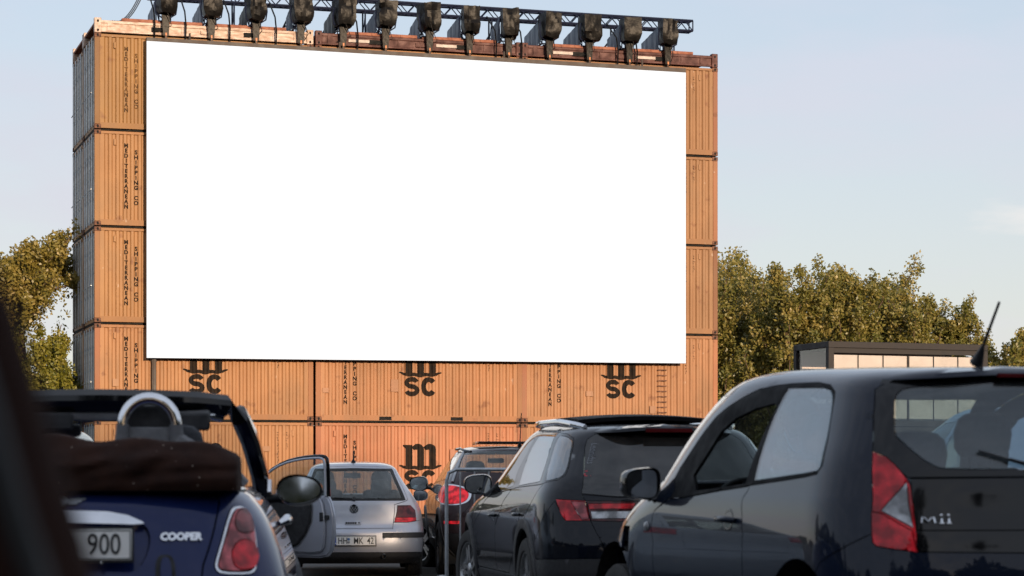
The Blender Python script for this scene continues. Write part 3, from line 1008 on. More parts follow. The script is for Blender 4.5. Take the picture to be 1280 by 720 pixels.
# ---------------------------------------------------------------- cabins to the right
M['cabin_frame'] = simple('cabin_frame', (0.026, 0.024, 0.025), 0.55, c2=(0.038, 0.034, 0.033), scale=4, spec=.25)
M['blind'] = simple('pale_blind', (0.70, 0.585, 0.55), 0.7, c2=(0.62, 0.52, 0.48), scale=2)
M['cabin_glass'] = glass('cabin_glass', (0.96, 0.97, 0.96), 0.01, 1.0)
def cabin(z0, lab):
    ang = math.atan2(2.05, 5.50)
    root = empty('office_cabin', (10.1, 74.0, z0), ang)
    tag(root, lab, 'cabin', 'glazed office cabins stacked beside the wall')
    L_, D_, H_ = 5.87, 2.44, 2.70
    def beam(*a):
        b_ = MB(); b_.box(*a, b=.01); b_.build('frame_beam', M['cabin_frame'], root)
    for x in (0, L_ - .2):
        for y in (0, D_ - .2):
            b_ = MB(); b_.box(x, x + .2, y, y + .2, .2, H_ - .2, b=.01); b_.build('corner_post', M['cabin_frame'], root)
    for y in (0, D_ - .18): beam(.0, L_, y, y + .18, H_ - .2, H_); beam(.0, L_, y, y + .18, 0, .2)
    for x in (0, L_ - .18): beam(x, x + .18, .18, D_ - .18, H_ - .198, H_ - .002); beam(x, x + .18, .18, D_ - .18, .002, .198)
    b_ = MB(); b_.box(.02, L_ - .02, .02, D_ - .02, H_ - .12, H_ - .05); b_.build('roof', M['cabin_frame'], root)
    b_ = MB(); b_.box(.02, L_ - .02, .02, D_ - .02, .05, .12); b_.build('floor', M['cabin_frame'], root)
    b_ = MB(); b_.box(.21, L_ - .21, .05, .12, H_ - .36, H_ - .201); b_.build('lintel', M['cabin_frame'], root)
    edges = [.2, 1.11, 2.02, 2.93, 3.88, 4.79, L_ - .2]
    for k in range(6):
        g = MB(); g.box(edges[k] + .012, edges[k + 1] - .012, .07, .082, .2, H_ - .42); g.build('pane', M['cabin_glass'], root)
        g = MB(); g.box(edges[k] + .02, edges[k + 1] - .02, .10, .108, .25, H_ - .425); g.build('blind', M['blind'], root)
    g = MB(); g.box(2.90, 2.96, .04, .14, .2, H_ - .42); g.build('mullion', M['cabin_frame'], root)
    for e in (1.11, 2.02, 3.88, 4.79):
        g = MB(); g.box(e - .008, e + .008, .06, .1, .2, H_ - .42); g.build('glazing_bar', M['cabin_frame'], root)
    g = MB(); g.box(.07, .082, .21, D_ - .21, .2, H_ - .2); g.build('end_pane', M['cabin_glass'], root)
    g = MB(); g.box(.25, L_ - .22, D_ - .14, D_ - .1, .2, H_ - .2); g.build('back_wall', M['blind'], root)
cabin(2.76, 'upper of two dark framed office cabins with pale blinds, seen over the black hatchback')
cabin(0.04, 'lower of two dark framed office cabins, seen through the rear window of the black hatchback')

# ---------------------------------------------------------------- trees
def leaf_mat(name, c1, c2, c3):
    m = bpy.data.materials.new(name); m.use_nodes = True
    nt = m.node_tree; nt.nodes.clear()
    out = N(nt, 'ShaderNodeOutputMaterial')
    at = N(nt, 'ShaderNodeAttribute'); at.attribute_name = 'shade'
    r = N(nt, 'ShaderNodeValToRGB')
    r.color_ramp.elements[0].color = (*c1, 1)
    r.color_ramp.elements[1].color = (*c3, 1)
    e = r.color_ramp.elements.new(0.5); e.color = (*c2, 1)
    nt.links.new(at.outputs['Fac'], r.inputs['Fac'])
    d = N(nt, 'ShaderNodeBsdfDiffuse'); t = N(nt, 'ShaderNodeBsdfTranslucent'); g = N(nt, 'ShaderNodeBsdfGlossy')
    g.inputs['Roughness'].default_value = 0.45
    nt.links.new(r.outputs['Color'], d.inputs['Color']); nt.links.new(r.outputs['Color'], t.inputs['Color'])
    a = N(nt, 'ShaderNodeMixShader'); a.inputs['Fac'].default_value = 0.32
    nt.links.new(d.outputs[0], a.inputs[1]); nt.links.new(t.outputs[0], a.inputs[2])
    b = N(nt, 'ShaderNodeMixShader'); b.inputs['Fac'].default_value = 0.05
    nt.links.new(a.outputs[0], b.inputs[1]); nt.links.new(g.outputs[0], b.inputs[2])
    nt.links.new(b.outputs[0], out.inputs['Surface'])
    return m
M['leaf_poplar'] = leaf_mat('poplar_leaf', (.11, .125, .024), (.23, .205, .046), (.38, .29, .08))
M['leaf_left'] = leaf_mat('maple_leaf', (.14, .13, .026), (.27, .22, .045), (.38, .28, .075))
M['leaf_bush'] = leaf_mat('bush_leaf', (.12, .135, .020), (.23, .22, .030), (.34, .29, .055))
M['leaf_wood'] = leaf_mat('wood_leaf', (.02, .026, .008), (.035, .04, .012), (.05, .05, .016))
M['bark'] = simple('bark', (0.16, 0.10, 0.065), 0.9, c2=(0.08, 0.055, 0.04), scale=7, stretch=(1, 1, .2), bmp=.5, bscale=20)

def leaves(name, pos, size, mat, parent, rg, shade):
    """many small folded leaf faces"""
    n = len(pos)
    a = rg.normal(size=(n, 3)); a /= np.linalg.norm(a, axis=1, keepdims=True)
    b = rg.normal(size=(n, 3)); b -= a * (a * b).sum(1, keepdims=True); b /= np.linalg.norm(b, axis=1, keepdims=True)
    c = np.cross(a, b)
    s = size * rg.uniform(.6, 1.35, (n, 1))
    v = np.stack([pos - a * s, pos + b * s * .55 + c * s * .16, pos + a * s, pos - b * s * .55 + c * s * .16], 1).reshape(-1, 3)
    me = bpy.data.meshes.new(name)
    me.vertices.add(4 * n); me.loops.add(4 * n); me.polygons.add(n)
    me.vertices.foreach_set('co', v.ravel().astype(np.float32))
    me.loops.foreach_set('vertex_index', np.arange(4 * n, dtype=np.int32))
    me.polygons.foreach_set('loop_start', np.arange(0, 4 * n, 4, dtype=np.int32))
    me.update(calc_edges=True)
    at = me.attributes.new('shade', 'FLOAT', 'FACE')
    at.data.foreach_set('value', np.clip(shade, 0, 1).astype(np.float32))
    me.materials.append(mat)
    return link_mesh(name, me, parent)

def tree(loc, height, radius, label, mat, seed, group, shoots=34, upright=0.75, leaf=0.13, n_leaf=13000, base=0.15, lean=(0, 0), trunk_r=0.16, round_top=False):
    rg = np.random.default_rng(seed)
    root = empty('broadleaf_tree', (loc[0], loc[1], 0))
    tag(root, label, 'tree', group)
    tk = MB()
    hts = np.linspace(0, height * .80, 9)
    axis = [(lean[0] * (z / height) ** 1.5 + rg.normal() * .04 * z / height, lean[1] * (z / height) ** 1.5 + rg.normal() * .04 * z / height, z) for z in hts]
    tk.tube(axis, [trunk_r * (1 - .85 * z / height) + .012 for z in hts], 9)
    tips = []
    for k in range(shoots):
        t0 = base + (.78 - base) * rg.random() ** 1.1
        z0 = t0 * height
        o = np.array([np.interp(z0, hts, [a[i] for a in axis]) for i in range(3)])
        ang = 2 * math.pi * (k * .382 + rg.uniform(-.1, .1))
        if round_top:
            rmax = radius * math.sqrt(max(0.05, 1 - ((t0 - .55) / .55) ** 2))
        else:
            rmax = radius * (1.08 - .62 * t0)
        out = rmax * rg.uniform(.45, 1.05)
        rise = out * upright * rg.uniform(1.0, 2.3) if not round_top else out * rg.uniform(.15, .9)
        rise = min(rise, height * rg.uniform(.90, 1.0) - z0)
        P = []
        for t in np.linspace(0, 1, 6):
            q = o + np.array([math.cos(ang), math.sin(ang), 0]) * out * (t ** .8) + np.array([0, 0, rise * t ** (1.5 if not round_top else 1.1)])
            q[:2] += rg.normal(size=2) * .06 * t * radius * .4
            P.append(q)
        rb = trunk_r * .34 * (1 - t0 * .6)
        tk.tube([tuple(q) for q in P], [rb * (1 - .85 * t) + .008 for t in np.linspace(0, 1, 6)], 5, cap=False)
        for t in np.linspace(.25, 1, 7):
            i = t * 5; j = min(int(i), 4)
            tips.append((P[j] + (P[j + 1] - P[j]) * (i - j), .30 + .75 * (1 - t) * .6 + .12, k))
            if rg.random() < .55:
                q = P[j] + rg.normal(size=3) * np.array([.5, .5, .35]) * radius * .35
                tips.append((q, .30, k))
    tk.build('trunk', M['bark'], root)
    C = np.array([t[0] for t in tips]); S = np.array([t[1] for t in tips])
    w = rg.random(len(C)) ** 1.5 + .12
    cs = rg.uniform(-.30, .30, len(C))
    idx = rg.choice(len(C), n_leaf, p=w / w.sum())
    g = rg.normal(size=(n_leaf, 3)); g /= np.linalg.norm(g, axis=1, keepdims=True)
    pos = C[idx] + g * (rg.random((n_leaf, 1)) ** .5) * S[idx][:, None] * np.array([.85, .85, 1.15]) * radius * .38
    pos[:, 2] = np.maximum(pos[:, 2], .2)
    sh = .5 + cs[idx] + rg.normal(size=n_leaf) * .16
    leaves('crown', pos, leaf, mat, root, rg, sh)
    return root

G1, G2 = 'poplars to the right behind the wall', 'trees left of the wall'
def tx(px_, y): return (px_ - 640) / FOC * y
for (px_, y, h, r_, lab, sd) in [
        (880, 88, 9.7, 2.4, 'tall poplar half hidden behind the right end of the container wall', 1),
        (938, 92, 10.2, 2.3, 'bushy poplar left of the dark office cabins, next to the container wall', 2),
        (985, 86, 9.4, 2.1, 'golden green poplar above the left corner of the dark office cabins', 3),
        (1030, 93, 10.2, 2.0, 'poplar with a dip beside it above the left part of the office cabins', 4),
        (1062, 87, 9.9, 1.8, 'pointed poplar with a tall single tip above the middle of the office cabins', 5),
        (1105, 91, 9.9, 2.0, 'broad poplar above the middle right part of the office cabins', 6),
        (1150, 88, 9.0, 1.9, 'lower poplar near the right end of the row above the office cabins', 7),
        (1190, 89, 8.6, 1.6, 'lowest poplar at the right end of the row with feathery side shoots', 8),
        (1268, 84, 7.4, 1.6, 'separate small tree beyond the right end of the office cabins', 9)]:
    tree((tx(px_, y), y), h, r_ * 1.12, lab, M['leaf_poplar'], sd, G1, shoots=40, upright=.95, leaf=.068, n_leaf=42000, base=.10)
tree((tx(32, 66.3), 66.3), 9.1, 1.8, 'tall golden leaved tree beside the left end of the container wall', M['leaf_left'], 21, G2, shoots=26, upright=.5, leaf=.058, n_leaf=24000, base=.60, lean=(-.25, 0), round_top=True)
tree((tx(-2, 66.5), 66.5), 7.5, 1.2, 'small hanging tree top at the left edge above the yellow green bush', M['leaf_left'], 22, G2, shoots=16, leaf=.058, n_leaf=7000, base=.74, round_top=True)
tree((tx(54, 65.8), 65.8), 6.3, 1.7, 'dense yellow green bushy tree beside the lower left end of the container wall', M['leaf_bush'], 23, G2, shoots=46, upright=.6, leaf=.055, n_leaf=52000, base=.06)
tree((tx(-8, 66), 66), 6.5, 1.8, 'darker bushy tree at the left edge behind the blurred brown car pillar', M['leaf_bush'], 24, G2, shoots=40, upright=.6, leaf=.055, n_leaf=34000, base=.06)

# the wood behind the photographer: it shades the parked cars and shows in their paint
def wood():
    rg = np.random.default_rng(5)
    pos = []
    def clump(cx, cy, h, r_, n):
        p = rg.normal(size=(n, 3)); p /= np.linalg.norm(p, axis=1, keepdims=True)
        p *= rg.random((n, 1)) ** .4
        k = rg.normal(size=(9, 3)); k /= np.linalg.norm(k, axis=1, keepdims=True)
        d = np.max(p @ k.T, axis=1, keepdims=True)
        p = p * (.72 + .38 * d)
        pos.append(p * np.array([r_, r_ * .9, h * .5]) + np.array([cx, cy, h * .52]))
    x = -75.0
    while x < 75:
        clump(x, -30 + rg.uniform(-4, 4), rg.uniform(12.0, 17.0) if x > -4 else rg.uniform(5.5, 9.0), rg.uniform(2.4, 4.2), 1500); x += rg.uniform(2.6, 4.8)
    for x, y, h, r_ in ((-20, -17, 10, 2.6), (7.5, -16, 14.5, 3.6), (13, -18, 11, 3.0), (20, -15, 13, 3.4)): clump(x, y, h, r_, 2200)
    for sx in (-1, 1):                                   # and down both sides of the lot
        y = -24.0
        while y < 48:
            clump(sx * (42 + rg.uniform(-3, 3)), y, rg.uniform(7, 12), rg.uniform(2.2, 3.6), 700); y += rg.uniform(2.6, 5.0)
    x = -110.0
    while x < 110:                                       # a low belt far behind the wall
        clump(x, 128 + rg.uniform(-4, 4), rg.uniform(3.4, 4.4), rg.uniform(2.4, 3.8), 350); x += rg.uniform(2.6, 4.4)
    p = np.concatenate(pos)
    o = leaves('wood', p, .50, M['leaf_wood'], None, rg, rg.uniform(.2, .8, len(p)))
    tag(o, 'wood round the lot behind the photographer, seen mirrored in the car paint', kind='stuff')
wood()
# ---------------------------------------------------------------- car body surface
def pchip(xs, ys):
    xs = np.asarray(xs, float); ys = np.asarray(ys, float)
    h = np.diff(xs); d = np.diff(ys) / h
    m = np.zeros(len(xs))
    for i in range(1, len(xs) - 1):
        if d[i - 1] * d[i] > 0:
            w1 = 2 * h[i] + h[i - 1]; w2 = h[i] + 2 * h[i - 1]
            m[i] = (w1 + w2) / (w1 / d[i - 1] + w2 / d[i])
    m[0] = d[0]; m[-1] = d[-1]
    def f(x):
        x = np.clip(x, xs[0], xs[-1])
        i = np.clip(np.searchsorted(xs, x) - 1, 0, len(xs) - 2)
        t = (x - xs[i]) / h[i]
        return ((2*t**3 - 3*t**2 + 1) * ys[i] + (t**3 - 2*t**2 + t) * h[i] * m[i]
                + (-2*t**3 + 3*t**2) * ys[i+1] + (t**3 - t**2) * h[i] * m[i+1])
    return f

UR, UF = 0.40, 0.70        # rear cap, side, front cap along the half outline

class Surf:
    """A car body as rings: every node is (height, half width, rear x, front x).
    A ring is a rounded outline; U runs along it from the rear centre to the front centre, V runs up the rings."""
    def __init__(s, nodes, R=0.55, n=3.0, RF=1.0, nf=2.6, arc=None):
        a = np.array(nodes, float)
        d = np.hypot(np.diff(a[:, 0]), np.diff(a[:, 1])) + 0.15 * np.abs(np.diff(a[:, 2])) + 1e-6
        v = np.concatenate([[0], np.cumsum(d)])
        s.LV = v[-1]; v = v / v[-1]
        s.fz, s.fw, s.fr, s.ff = (pchip(v, a[:, k]) for k in range(4))
        s.R, s.RF, s.arc = R, RF, arc
        s.capr = s._cap(R / 0.8, n); s.capf = s._cap(RF / 0.8, nf)
        s.LU = 0.8 + R + 0.8 + RF + (a[2, 3] - R - RF)
        gu, gv = np.meshgrid(np.linspace(0, 1, 321), np.linspace(0, 1, 241), indexing='ij')
        s.gu, s.gv = gu.ravel(), gv.ravel()
        s.gp = s.ev(s.gu, s.gv)
    def _cap(s, asp, n):
        t = np.linspace(0, math.pi / 2, 3000)
        eta = np.sin(t) ** (2 / n); xi = 1 - np.cos(t) ** (2 / n)
        L = np.concatenate([[0], np.cumsum(np.hypot(np.diff(eta), np.diff(xi) * asp))])
        return L / L[-1], eta, xi
    def ev(s, U, V):
        U = np.asarray(U, float); V = np.asarray(V, float)
        sg = np.where(U < 0, -1.0, 1.0); U = np.abs(U)
        U = np.where(U > 1, 2 - U, U)
        z, w, xr, xf = s.fz(V), s.fw(V), s.fr(V), s.ff(V)
        # the end caps shrink where a ring is short
        k = np.clip((xf - xr) / (s.R + s.RF) * 0.8, 0.05, 1)
        Rr, Rf = s.R * k, s.RF * k
        q, eta, xi = s.capr
        ur = np.clip(U / UR, 0, 1); uf = np.clip((1 - U) / (1 - UF), 0, 1)
        er, xr_ = np.interp(ur, q, eta), np.interp(ur, q, xi)
        q, eta, xi = s.capf
        ef, xf_ = np.interp(uf, q, eta), np.interp(uf, q, xi)
        um = np.clip((U - UR) / (UF - UR), 0, 1)
        x = np.where(U < UR, xr + Rr * xr_, np.where(U < UF, xr + Rr + (xf - Rf - xr - Rr) * um, xf - Rf * xf_))
        y = w * np.where(U < UR, er, np.where(U < UF, 1.0, ef)) * sg
        if s.arc:
            xp, k2, z0, z1 = s.arc
            g = np.clip((z - z0) / (z1 - z0), 0, 1); g = g * g * (3 - 2 * g)
            z = z - g * k2 * (x - xp) ** 2
        return np.stack([x, y, z], -1)
    def nrm(s, U, V):
        e = 0.006
        du = s.ev(U + e, V) - s.ev(U - e, V)
        dv = s.ev(U, np.clip(V + e, 0, 1)) - s.ev(U, np.clip(V - e, 0, 1))
        n = np.cross(dv, du)
        l = np.linalg.norm(n, axis=-1, keepdims=True)
        return n / np.maximum(l, 1e-9)
    def inv(s, mode, pts):
        """mode 'S': (x,z) on the side; 'U': (U,z); 'B': (y,z) on the rear -> (U,V)"""
        out = []
        m = {'S': (s.gu > UR * 0.55) & (s.gu < 1 - (1 - UF) * 0.35), 'U': s.gu > -1, 'B': s.gu < UR * 0.98}[mode]
        def q(P, U):
            return {'S': P[..., [0, 2]], 'U': np.stack([np.asarray(U) * s.LU, P[..., 2]], -1), 'B': P[..., [1, 2]]}[mode]
        G = q(s.gp, s.gu)
        for a, b in pts:
            t = np.array([a * s.LU if mode == 'U' else a, b])
            d = ((G - t) ** 2).sum(1); d[~m] = 1e9
            i = int(np.argmin(d)); uv = np.array([s.gu[i], s.gv[i]])
            if mode == 'U': uv[0] = a
            if mode == 'B' and abs(a) < 1e-6: uv[0] = 0.0
            for _ in range(6):
                e = 1e-4
                us = np.array([uv[0], uv[0] + e, uv[0]]); vs = np.array([uv[1], uv[1], min(uv[1] + e, 1)])
                f = q(s.ev(us, vs), us)
                J = np.stack([(f[1] - f[0]) / e, (f[2] - f[0]) / e], -1)
                r = t - f[0]
                try: st = np.linalg.lstsq(J, r, rcond=1e-4)[0]
                except Exception: break
                st = np.clip(st, -0.02, 0.02)
                uv = uv + st
                uv[0] = min(max(uv[0], 0), 1); uv[1] = min(max(uv[1], 0), 1)
                if mode == 'U': uv[0] = a
                if mode == 'B' and abs(a) < 1e-6: uv[0] = 0.0
            out.append((float(uv[0]), float(uv[1])))
        return out
# ---------------------------------------------------------------- the cars' bodies and where they stand
CARS = {}
CARS['hatch'] = dict(   # black three-door hatchback
    loc=(2.05, 8.75, 0.07), head=15.0,
    surf=dict(R=0.50, n=3.6, RF=1.0, nf=2.8, arc=(2.0, 0.020, 1.0, 1.42), nodes=[
        (0.17, 0.70, 0.14, 3.42), (0.26, 0.775, 0.06, 3.50), (0.42, 0.81, 0.01, 3.555), (0.60, 0.822, 0.0, 3.55),
        (0.76, 0.820, 0.03, 3.46), (0.90, 0.805, 0.065, 3.20), (0.97, 0.785, 0.08, 2.96), (1.05, 0.762, 0.10, 2.86),
        (1.20, 0.705, 0.14, 2.72), (1.34, 0.655, 0.19, 2.52), (1.42, 0.622, 0.24, 2.34), (1.46, 0.57, 0.28, 2.22),
        (1.482, 0.47, 0.34, 2.1), (1.492, 0.25, 0.40, 2.0), (1.496, 0.0, 0.46, 1.9)]))
CARS['estate'] = dict(  # black estate
    loc=(1.15, 15.6, 0.0), head=10.0,
    surf=dict(R=0.60, n=3.2, RF=1.1, nf=2.6, arc=(2.5, 0.016, 1.0, 1.42), nodes=[
        (0.18, 0.76, 0.16, 4.40), (0.28, 0.85, 0.06, 4.48), (0.45, 0.895, 0.0, 4.54), (0.62, 0.905, 0.0, 4.53),
        (0.78, 0.908, 0.05, 4.40), (0.90, 0.900, 0.075, 4.02), (0.97, 0.885, 0.09, 3.60), (1.04, 0.855, 0.12, 3.36),
        (1.18, 0.795, 0.22, 3.10), (1.32, 0.735, 0.34, 2.86), (1.41, 0.690, 0.42, 2.66), (1.46, 0.63, 0.47, 2.52),
        (1.49, 0.52, 0.52, 2.40), (1.505, 0.28, 0.58, 2.30), (1.51, 0.0, 0.62, 2.2)]))
CARS['suv'] = dict(     # brown compact SUV
    loc=(0.04, 28.6, -0.15), head=6.0,
    surf=dict(R=0.60, n=3.0, RF=1.0, nf=2.6, arc=(2.2, 0.018, 1.0, 1.5), nodes=[
        (0.24, 0.76, 0.16, 4.05), (0.38, 0.85, 0.05, 4.14), (0.56, 0.89, 0.0, 4.2), (0.80, 0.895, 0.0, 4.18),
        (0.98, 0.885, 0.05, 4.0), (1.10, 0.86, 0.09, 3.6), (1.18, 0.825, 0.12, 3.2), (1.36, 0.735, 0.22, 2.85),
        (1.51, 0.645, 0.34, 2.5), (1.58, 0.60, 0.40, 2.35), (1.62, 0.54, 0.45, 2.25), (1.65, 0.40, 0.5, 2.2),
        (1.66, 0.0, 0.55, 2.1)]))
CARS['golf'] = dict(    # silver hatchback
    loc=(-1.90, 27.9, -0.12), head=4.5,
    surf=dict(R=0.50, n=3.4, RF=1.0, nf=2.8, arc=(1.9, 0.02, 1.0, 1.38), nodes=[
        (0.17, 0.76, 0.14, 4.05), (0.26, 0.83, 0.03, 4.10), (0.42, 0.850, 0.0, 4.15), (0.56, 0.856, 0.01, 4.14),
        (0.62, 0.852, 0.05, 4.1), (0.80, 0.825, 0.08, 3.9), (0.93, 0.765, 0.10, 3.4), (1.0, 0.720, 0.13, 3.1),
        (1.15, 0.630, 0.27, 2.8), (1.28, 0.560, 0.41, 2.5), (1.345, 0.525, 0.49, 2.35), (1.385, 0.46, 0.54, 2.25),
        (1.41, 0.34, 0.6, 2.2), (1.42, 0.0, 0.66, 2.1)]))
CARS['convertible'] = dict(   # dark blue convertible, open
    loc=(-1.62, 8.25, 0.0), head=4.6,
    surf=dict(R=0.52, n=2.9, RF=0.95, nf=2.6, arc=None, nodes=[
        (0.16, 0.72, 0.14, 3.5), (0.25, 0.80, 0.05, 3.58), (0.38, 0.835, 0.0, 3.62), (0.52, 0.838, 0.0, 3.62),
        (0.66, 0.822, 0.05, 3.58), (0.80, 0.785, 0.10, 3.45), (0.92, 0.735, 0.15, 3.1), (0.99, 0.690, 0.19, 2.8),
        (1.03, 0.650, 0.235, 2.6), (1.052, 0.58, 0.29, 2.5), (1.06, 0.42, 0.36, 2.45), (1.062, 0.0, 0.45, 2.4)]))
# ---------------------------------------------------------------- car builder
def chaikin(p, n, closed=True):
    p = [np.array(q, float) for q in p]
    for _ in range(n):
        o = []
        K = len(p)
        for i in range(K if closed else K - 1):
            a, b = p[i], p[(i + 1) % K]
            o += [a * 0.75 + b * 0.25, a * 0.25 + b * 0.75]
        if not closed: o = [p[0]] + o[1:-1] + [p[-1]] if False else [p[0]] + o + [p[-1]]
        p = o
    return [tuple(q) for q in p]

def densify(p, step, closed=True):
    o = []
    K = len(p)
    for i in range(K if closed else K - 1):
        a = np.array(p[i]); b = np.array(p[(i + 1) % K])
        n = max(1, int(math.ceil(np.linalg.norm(b - a) / step)))
        for k in range(n): o.append(tuple(a + (b - a) * k / n))
    return o

def inside(poly, x, y):
    """vectorised even-odd test"""
    c = np.zeros(len(x), bool)
    px, py = np.array(poly).T
    j = len(px) - 1
    for i in range(len(px)):
        if py[i] != py[j]:
            m = ((py[i] > y) != (py[j] > y)) & (x < (px[j] - px[i]) * (y - py[i]) / (py[j] - py[i]) + px[i])
            c ^= m
        j = i
    return c

def set_normals(me, ln):
    me.polygons.foreach_set('use_smooth', [True] * len(me.polygons))
    me.normals_split_custom_set([tuple(v) for v in ln])

def panel(surf, uv, tris, off, th, gap, mirror, dome=0.0):
    """one body panel: outer skin on the car's surface, an inner skin and the edge between them -> verts, faces, loop normals, material ids"""
    used = sorted({i for t in tris for i in t})
    ix = {i: k for k, i in enumerate(used)}
    U = uv[used]
    T = [tuple(ix[i] for i in t) for t in tris]
    P = surf.ev(U[:, 0], U[:, 1]); Nn = surf.nrm(U[:, 0], U[:, 1])
    cnt = {}
    for t in T:
        for k in range(3):
            a, b = t[k], t[(k + 1) % 3]
            cnt.setdefault((min(a, b), max(a, b)), []).append((a, b, t[(k + 2) % 3]))
    def on_mid(i):
        return U[i, 0] < 1e-6 or U[i, 0] > 1 - 1e-6 or U[i, 1] > 1 - 1e-6
    edge = []
    inw = np.zeros_like(P)
    for (a, b), l in cnt.items():
        if len(l) == 1:
            a0, b0, c0 = l[0]
            if (U[a0, 0] < 1e-6 and U[b0, 0] < 1e-6) or (U[a0, 0] > 1 - 1e-6 and U[b0, 0] > 1 - 1e-6) or (U[a0, 1] > 1 - 1e-6 and U[b0, 1] > 1 - 1e-6):
                continue
            edge.append((a0, b0))
            e = P[b0] - P[a0]
            d = np.cross(Nn[a0] + Nn[b0], e)
            l2 = np.linalg.norm(d)
            if l2 > 1e-9:
                d /= l2
                if np.dot(d, P[c0] - P[a0]) < 0: d = -d
                inw[a0] += d; inw[b0] += d
    if gap:
        l = np.linalg.norm(inw, axis=1, keepdims=True)
        g = np.where(l > 1e-6, inw / np.maximum(l, 1e-6), 0) * gap
        for i in range(len(P)):
            if U[i, 0] < 1e-6 or U[i, 0] > 1 - 1e-6: g[i, 1] = 0
        P = P + g
    O = P + Nn * off
    I = P + Nn * (off - th)
    sgs = {'L': (1,), 'R': (-1,), 'C': (1, -1)}[mirror]
    V, F, LN, MI = [], [], [], []
    weld = {}
    for sg in sgs:
        S = np.array([1, sg, 1.0])
        base_o = []
        for i in range(len(P)):
            key = ('o', i) if on_mid(i) and mirror == 'C' and abs(O[i, 1]) < 1e-5 else None
            if key and key in weld: base_o.append(weld[key]); continue
            V.append(O[i] * S); base_o.append(len(V) - 1)
            if key: weld[key] = len(V) - 1
        base_i = []
        for i in range(len(P)):
            key = ('i', i) if on_mid(i) and mirror == 'C' and abs(I[i, 1]) < 1e-5 else None
            if key and key in weld: base_i.append(weld[key]); continue
            V.append(I[i] * S); base_i.append(len(V) - 1)
            if key: weld[key] = len(V) - 1
        for t in T:
            a, b, c = t
            n = np.cross(P[b] - P[a], P[c] - P[a])
            if np.dot(n, Nn[a] + Nn[b] + Nn[c]) < 0: a, b, c = a, c, b
            o = (a, b, c) if sg > 0 else (a, c, b)
            ids = tuple(base_o[q] for q in o)
            if len(set(ids)) < 3: continue
            F.append(ids); MI.append(0)
            LN += [Nn[q] * S for q in o]
            r = (o[0], o[2], o[1])
            F.append(tuple(base_i[q] for q in r)); MI.append(1)
            LN += [-Nn[q] * S for q in r]
        for a, b in edge:
            n = -(inw[a] + inw[b]); n = n / max(np.linalg.norm(n), 1e-9) * S
            q = [base_o[a], base_o[b], base_i[b], base_i[a]]
            va, vb, vc = (np.array(V[q[k]]) for k in (0, 1, 2))
            if np.dot(np.cross(vb - va, vc - va), n) < 0: q.reverse()
            F.append(tuple(q)); MI.append(0)
            LN += [n] * 4
    return V, F, LN, MI

def mesh_from(name, V, F, LN, MI, mats):
    me = bpy.data.meshes.new(name)
    me.from_pydata([tuple(v) for v in V], [], F)
    for m in mats: me.materials.append(m)
    me.polygons.foreach_set('material_index', [min(i, len(mats) - 1) for i in MI])
    set_normals(me, LN)
    me.update()
    return me

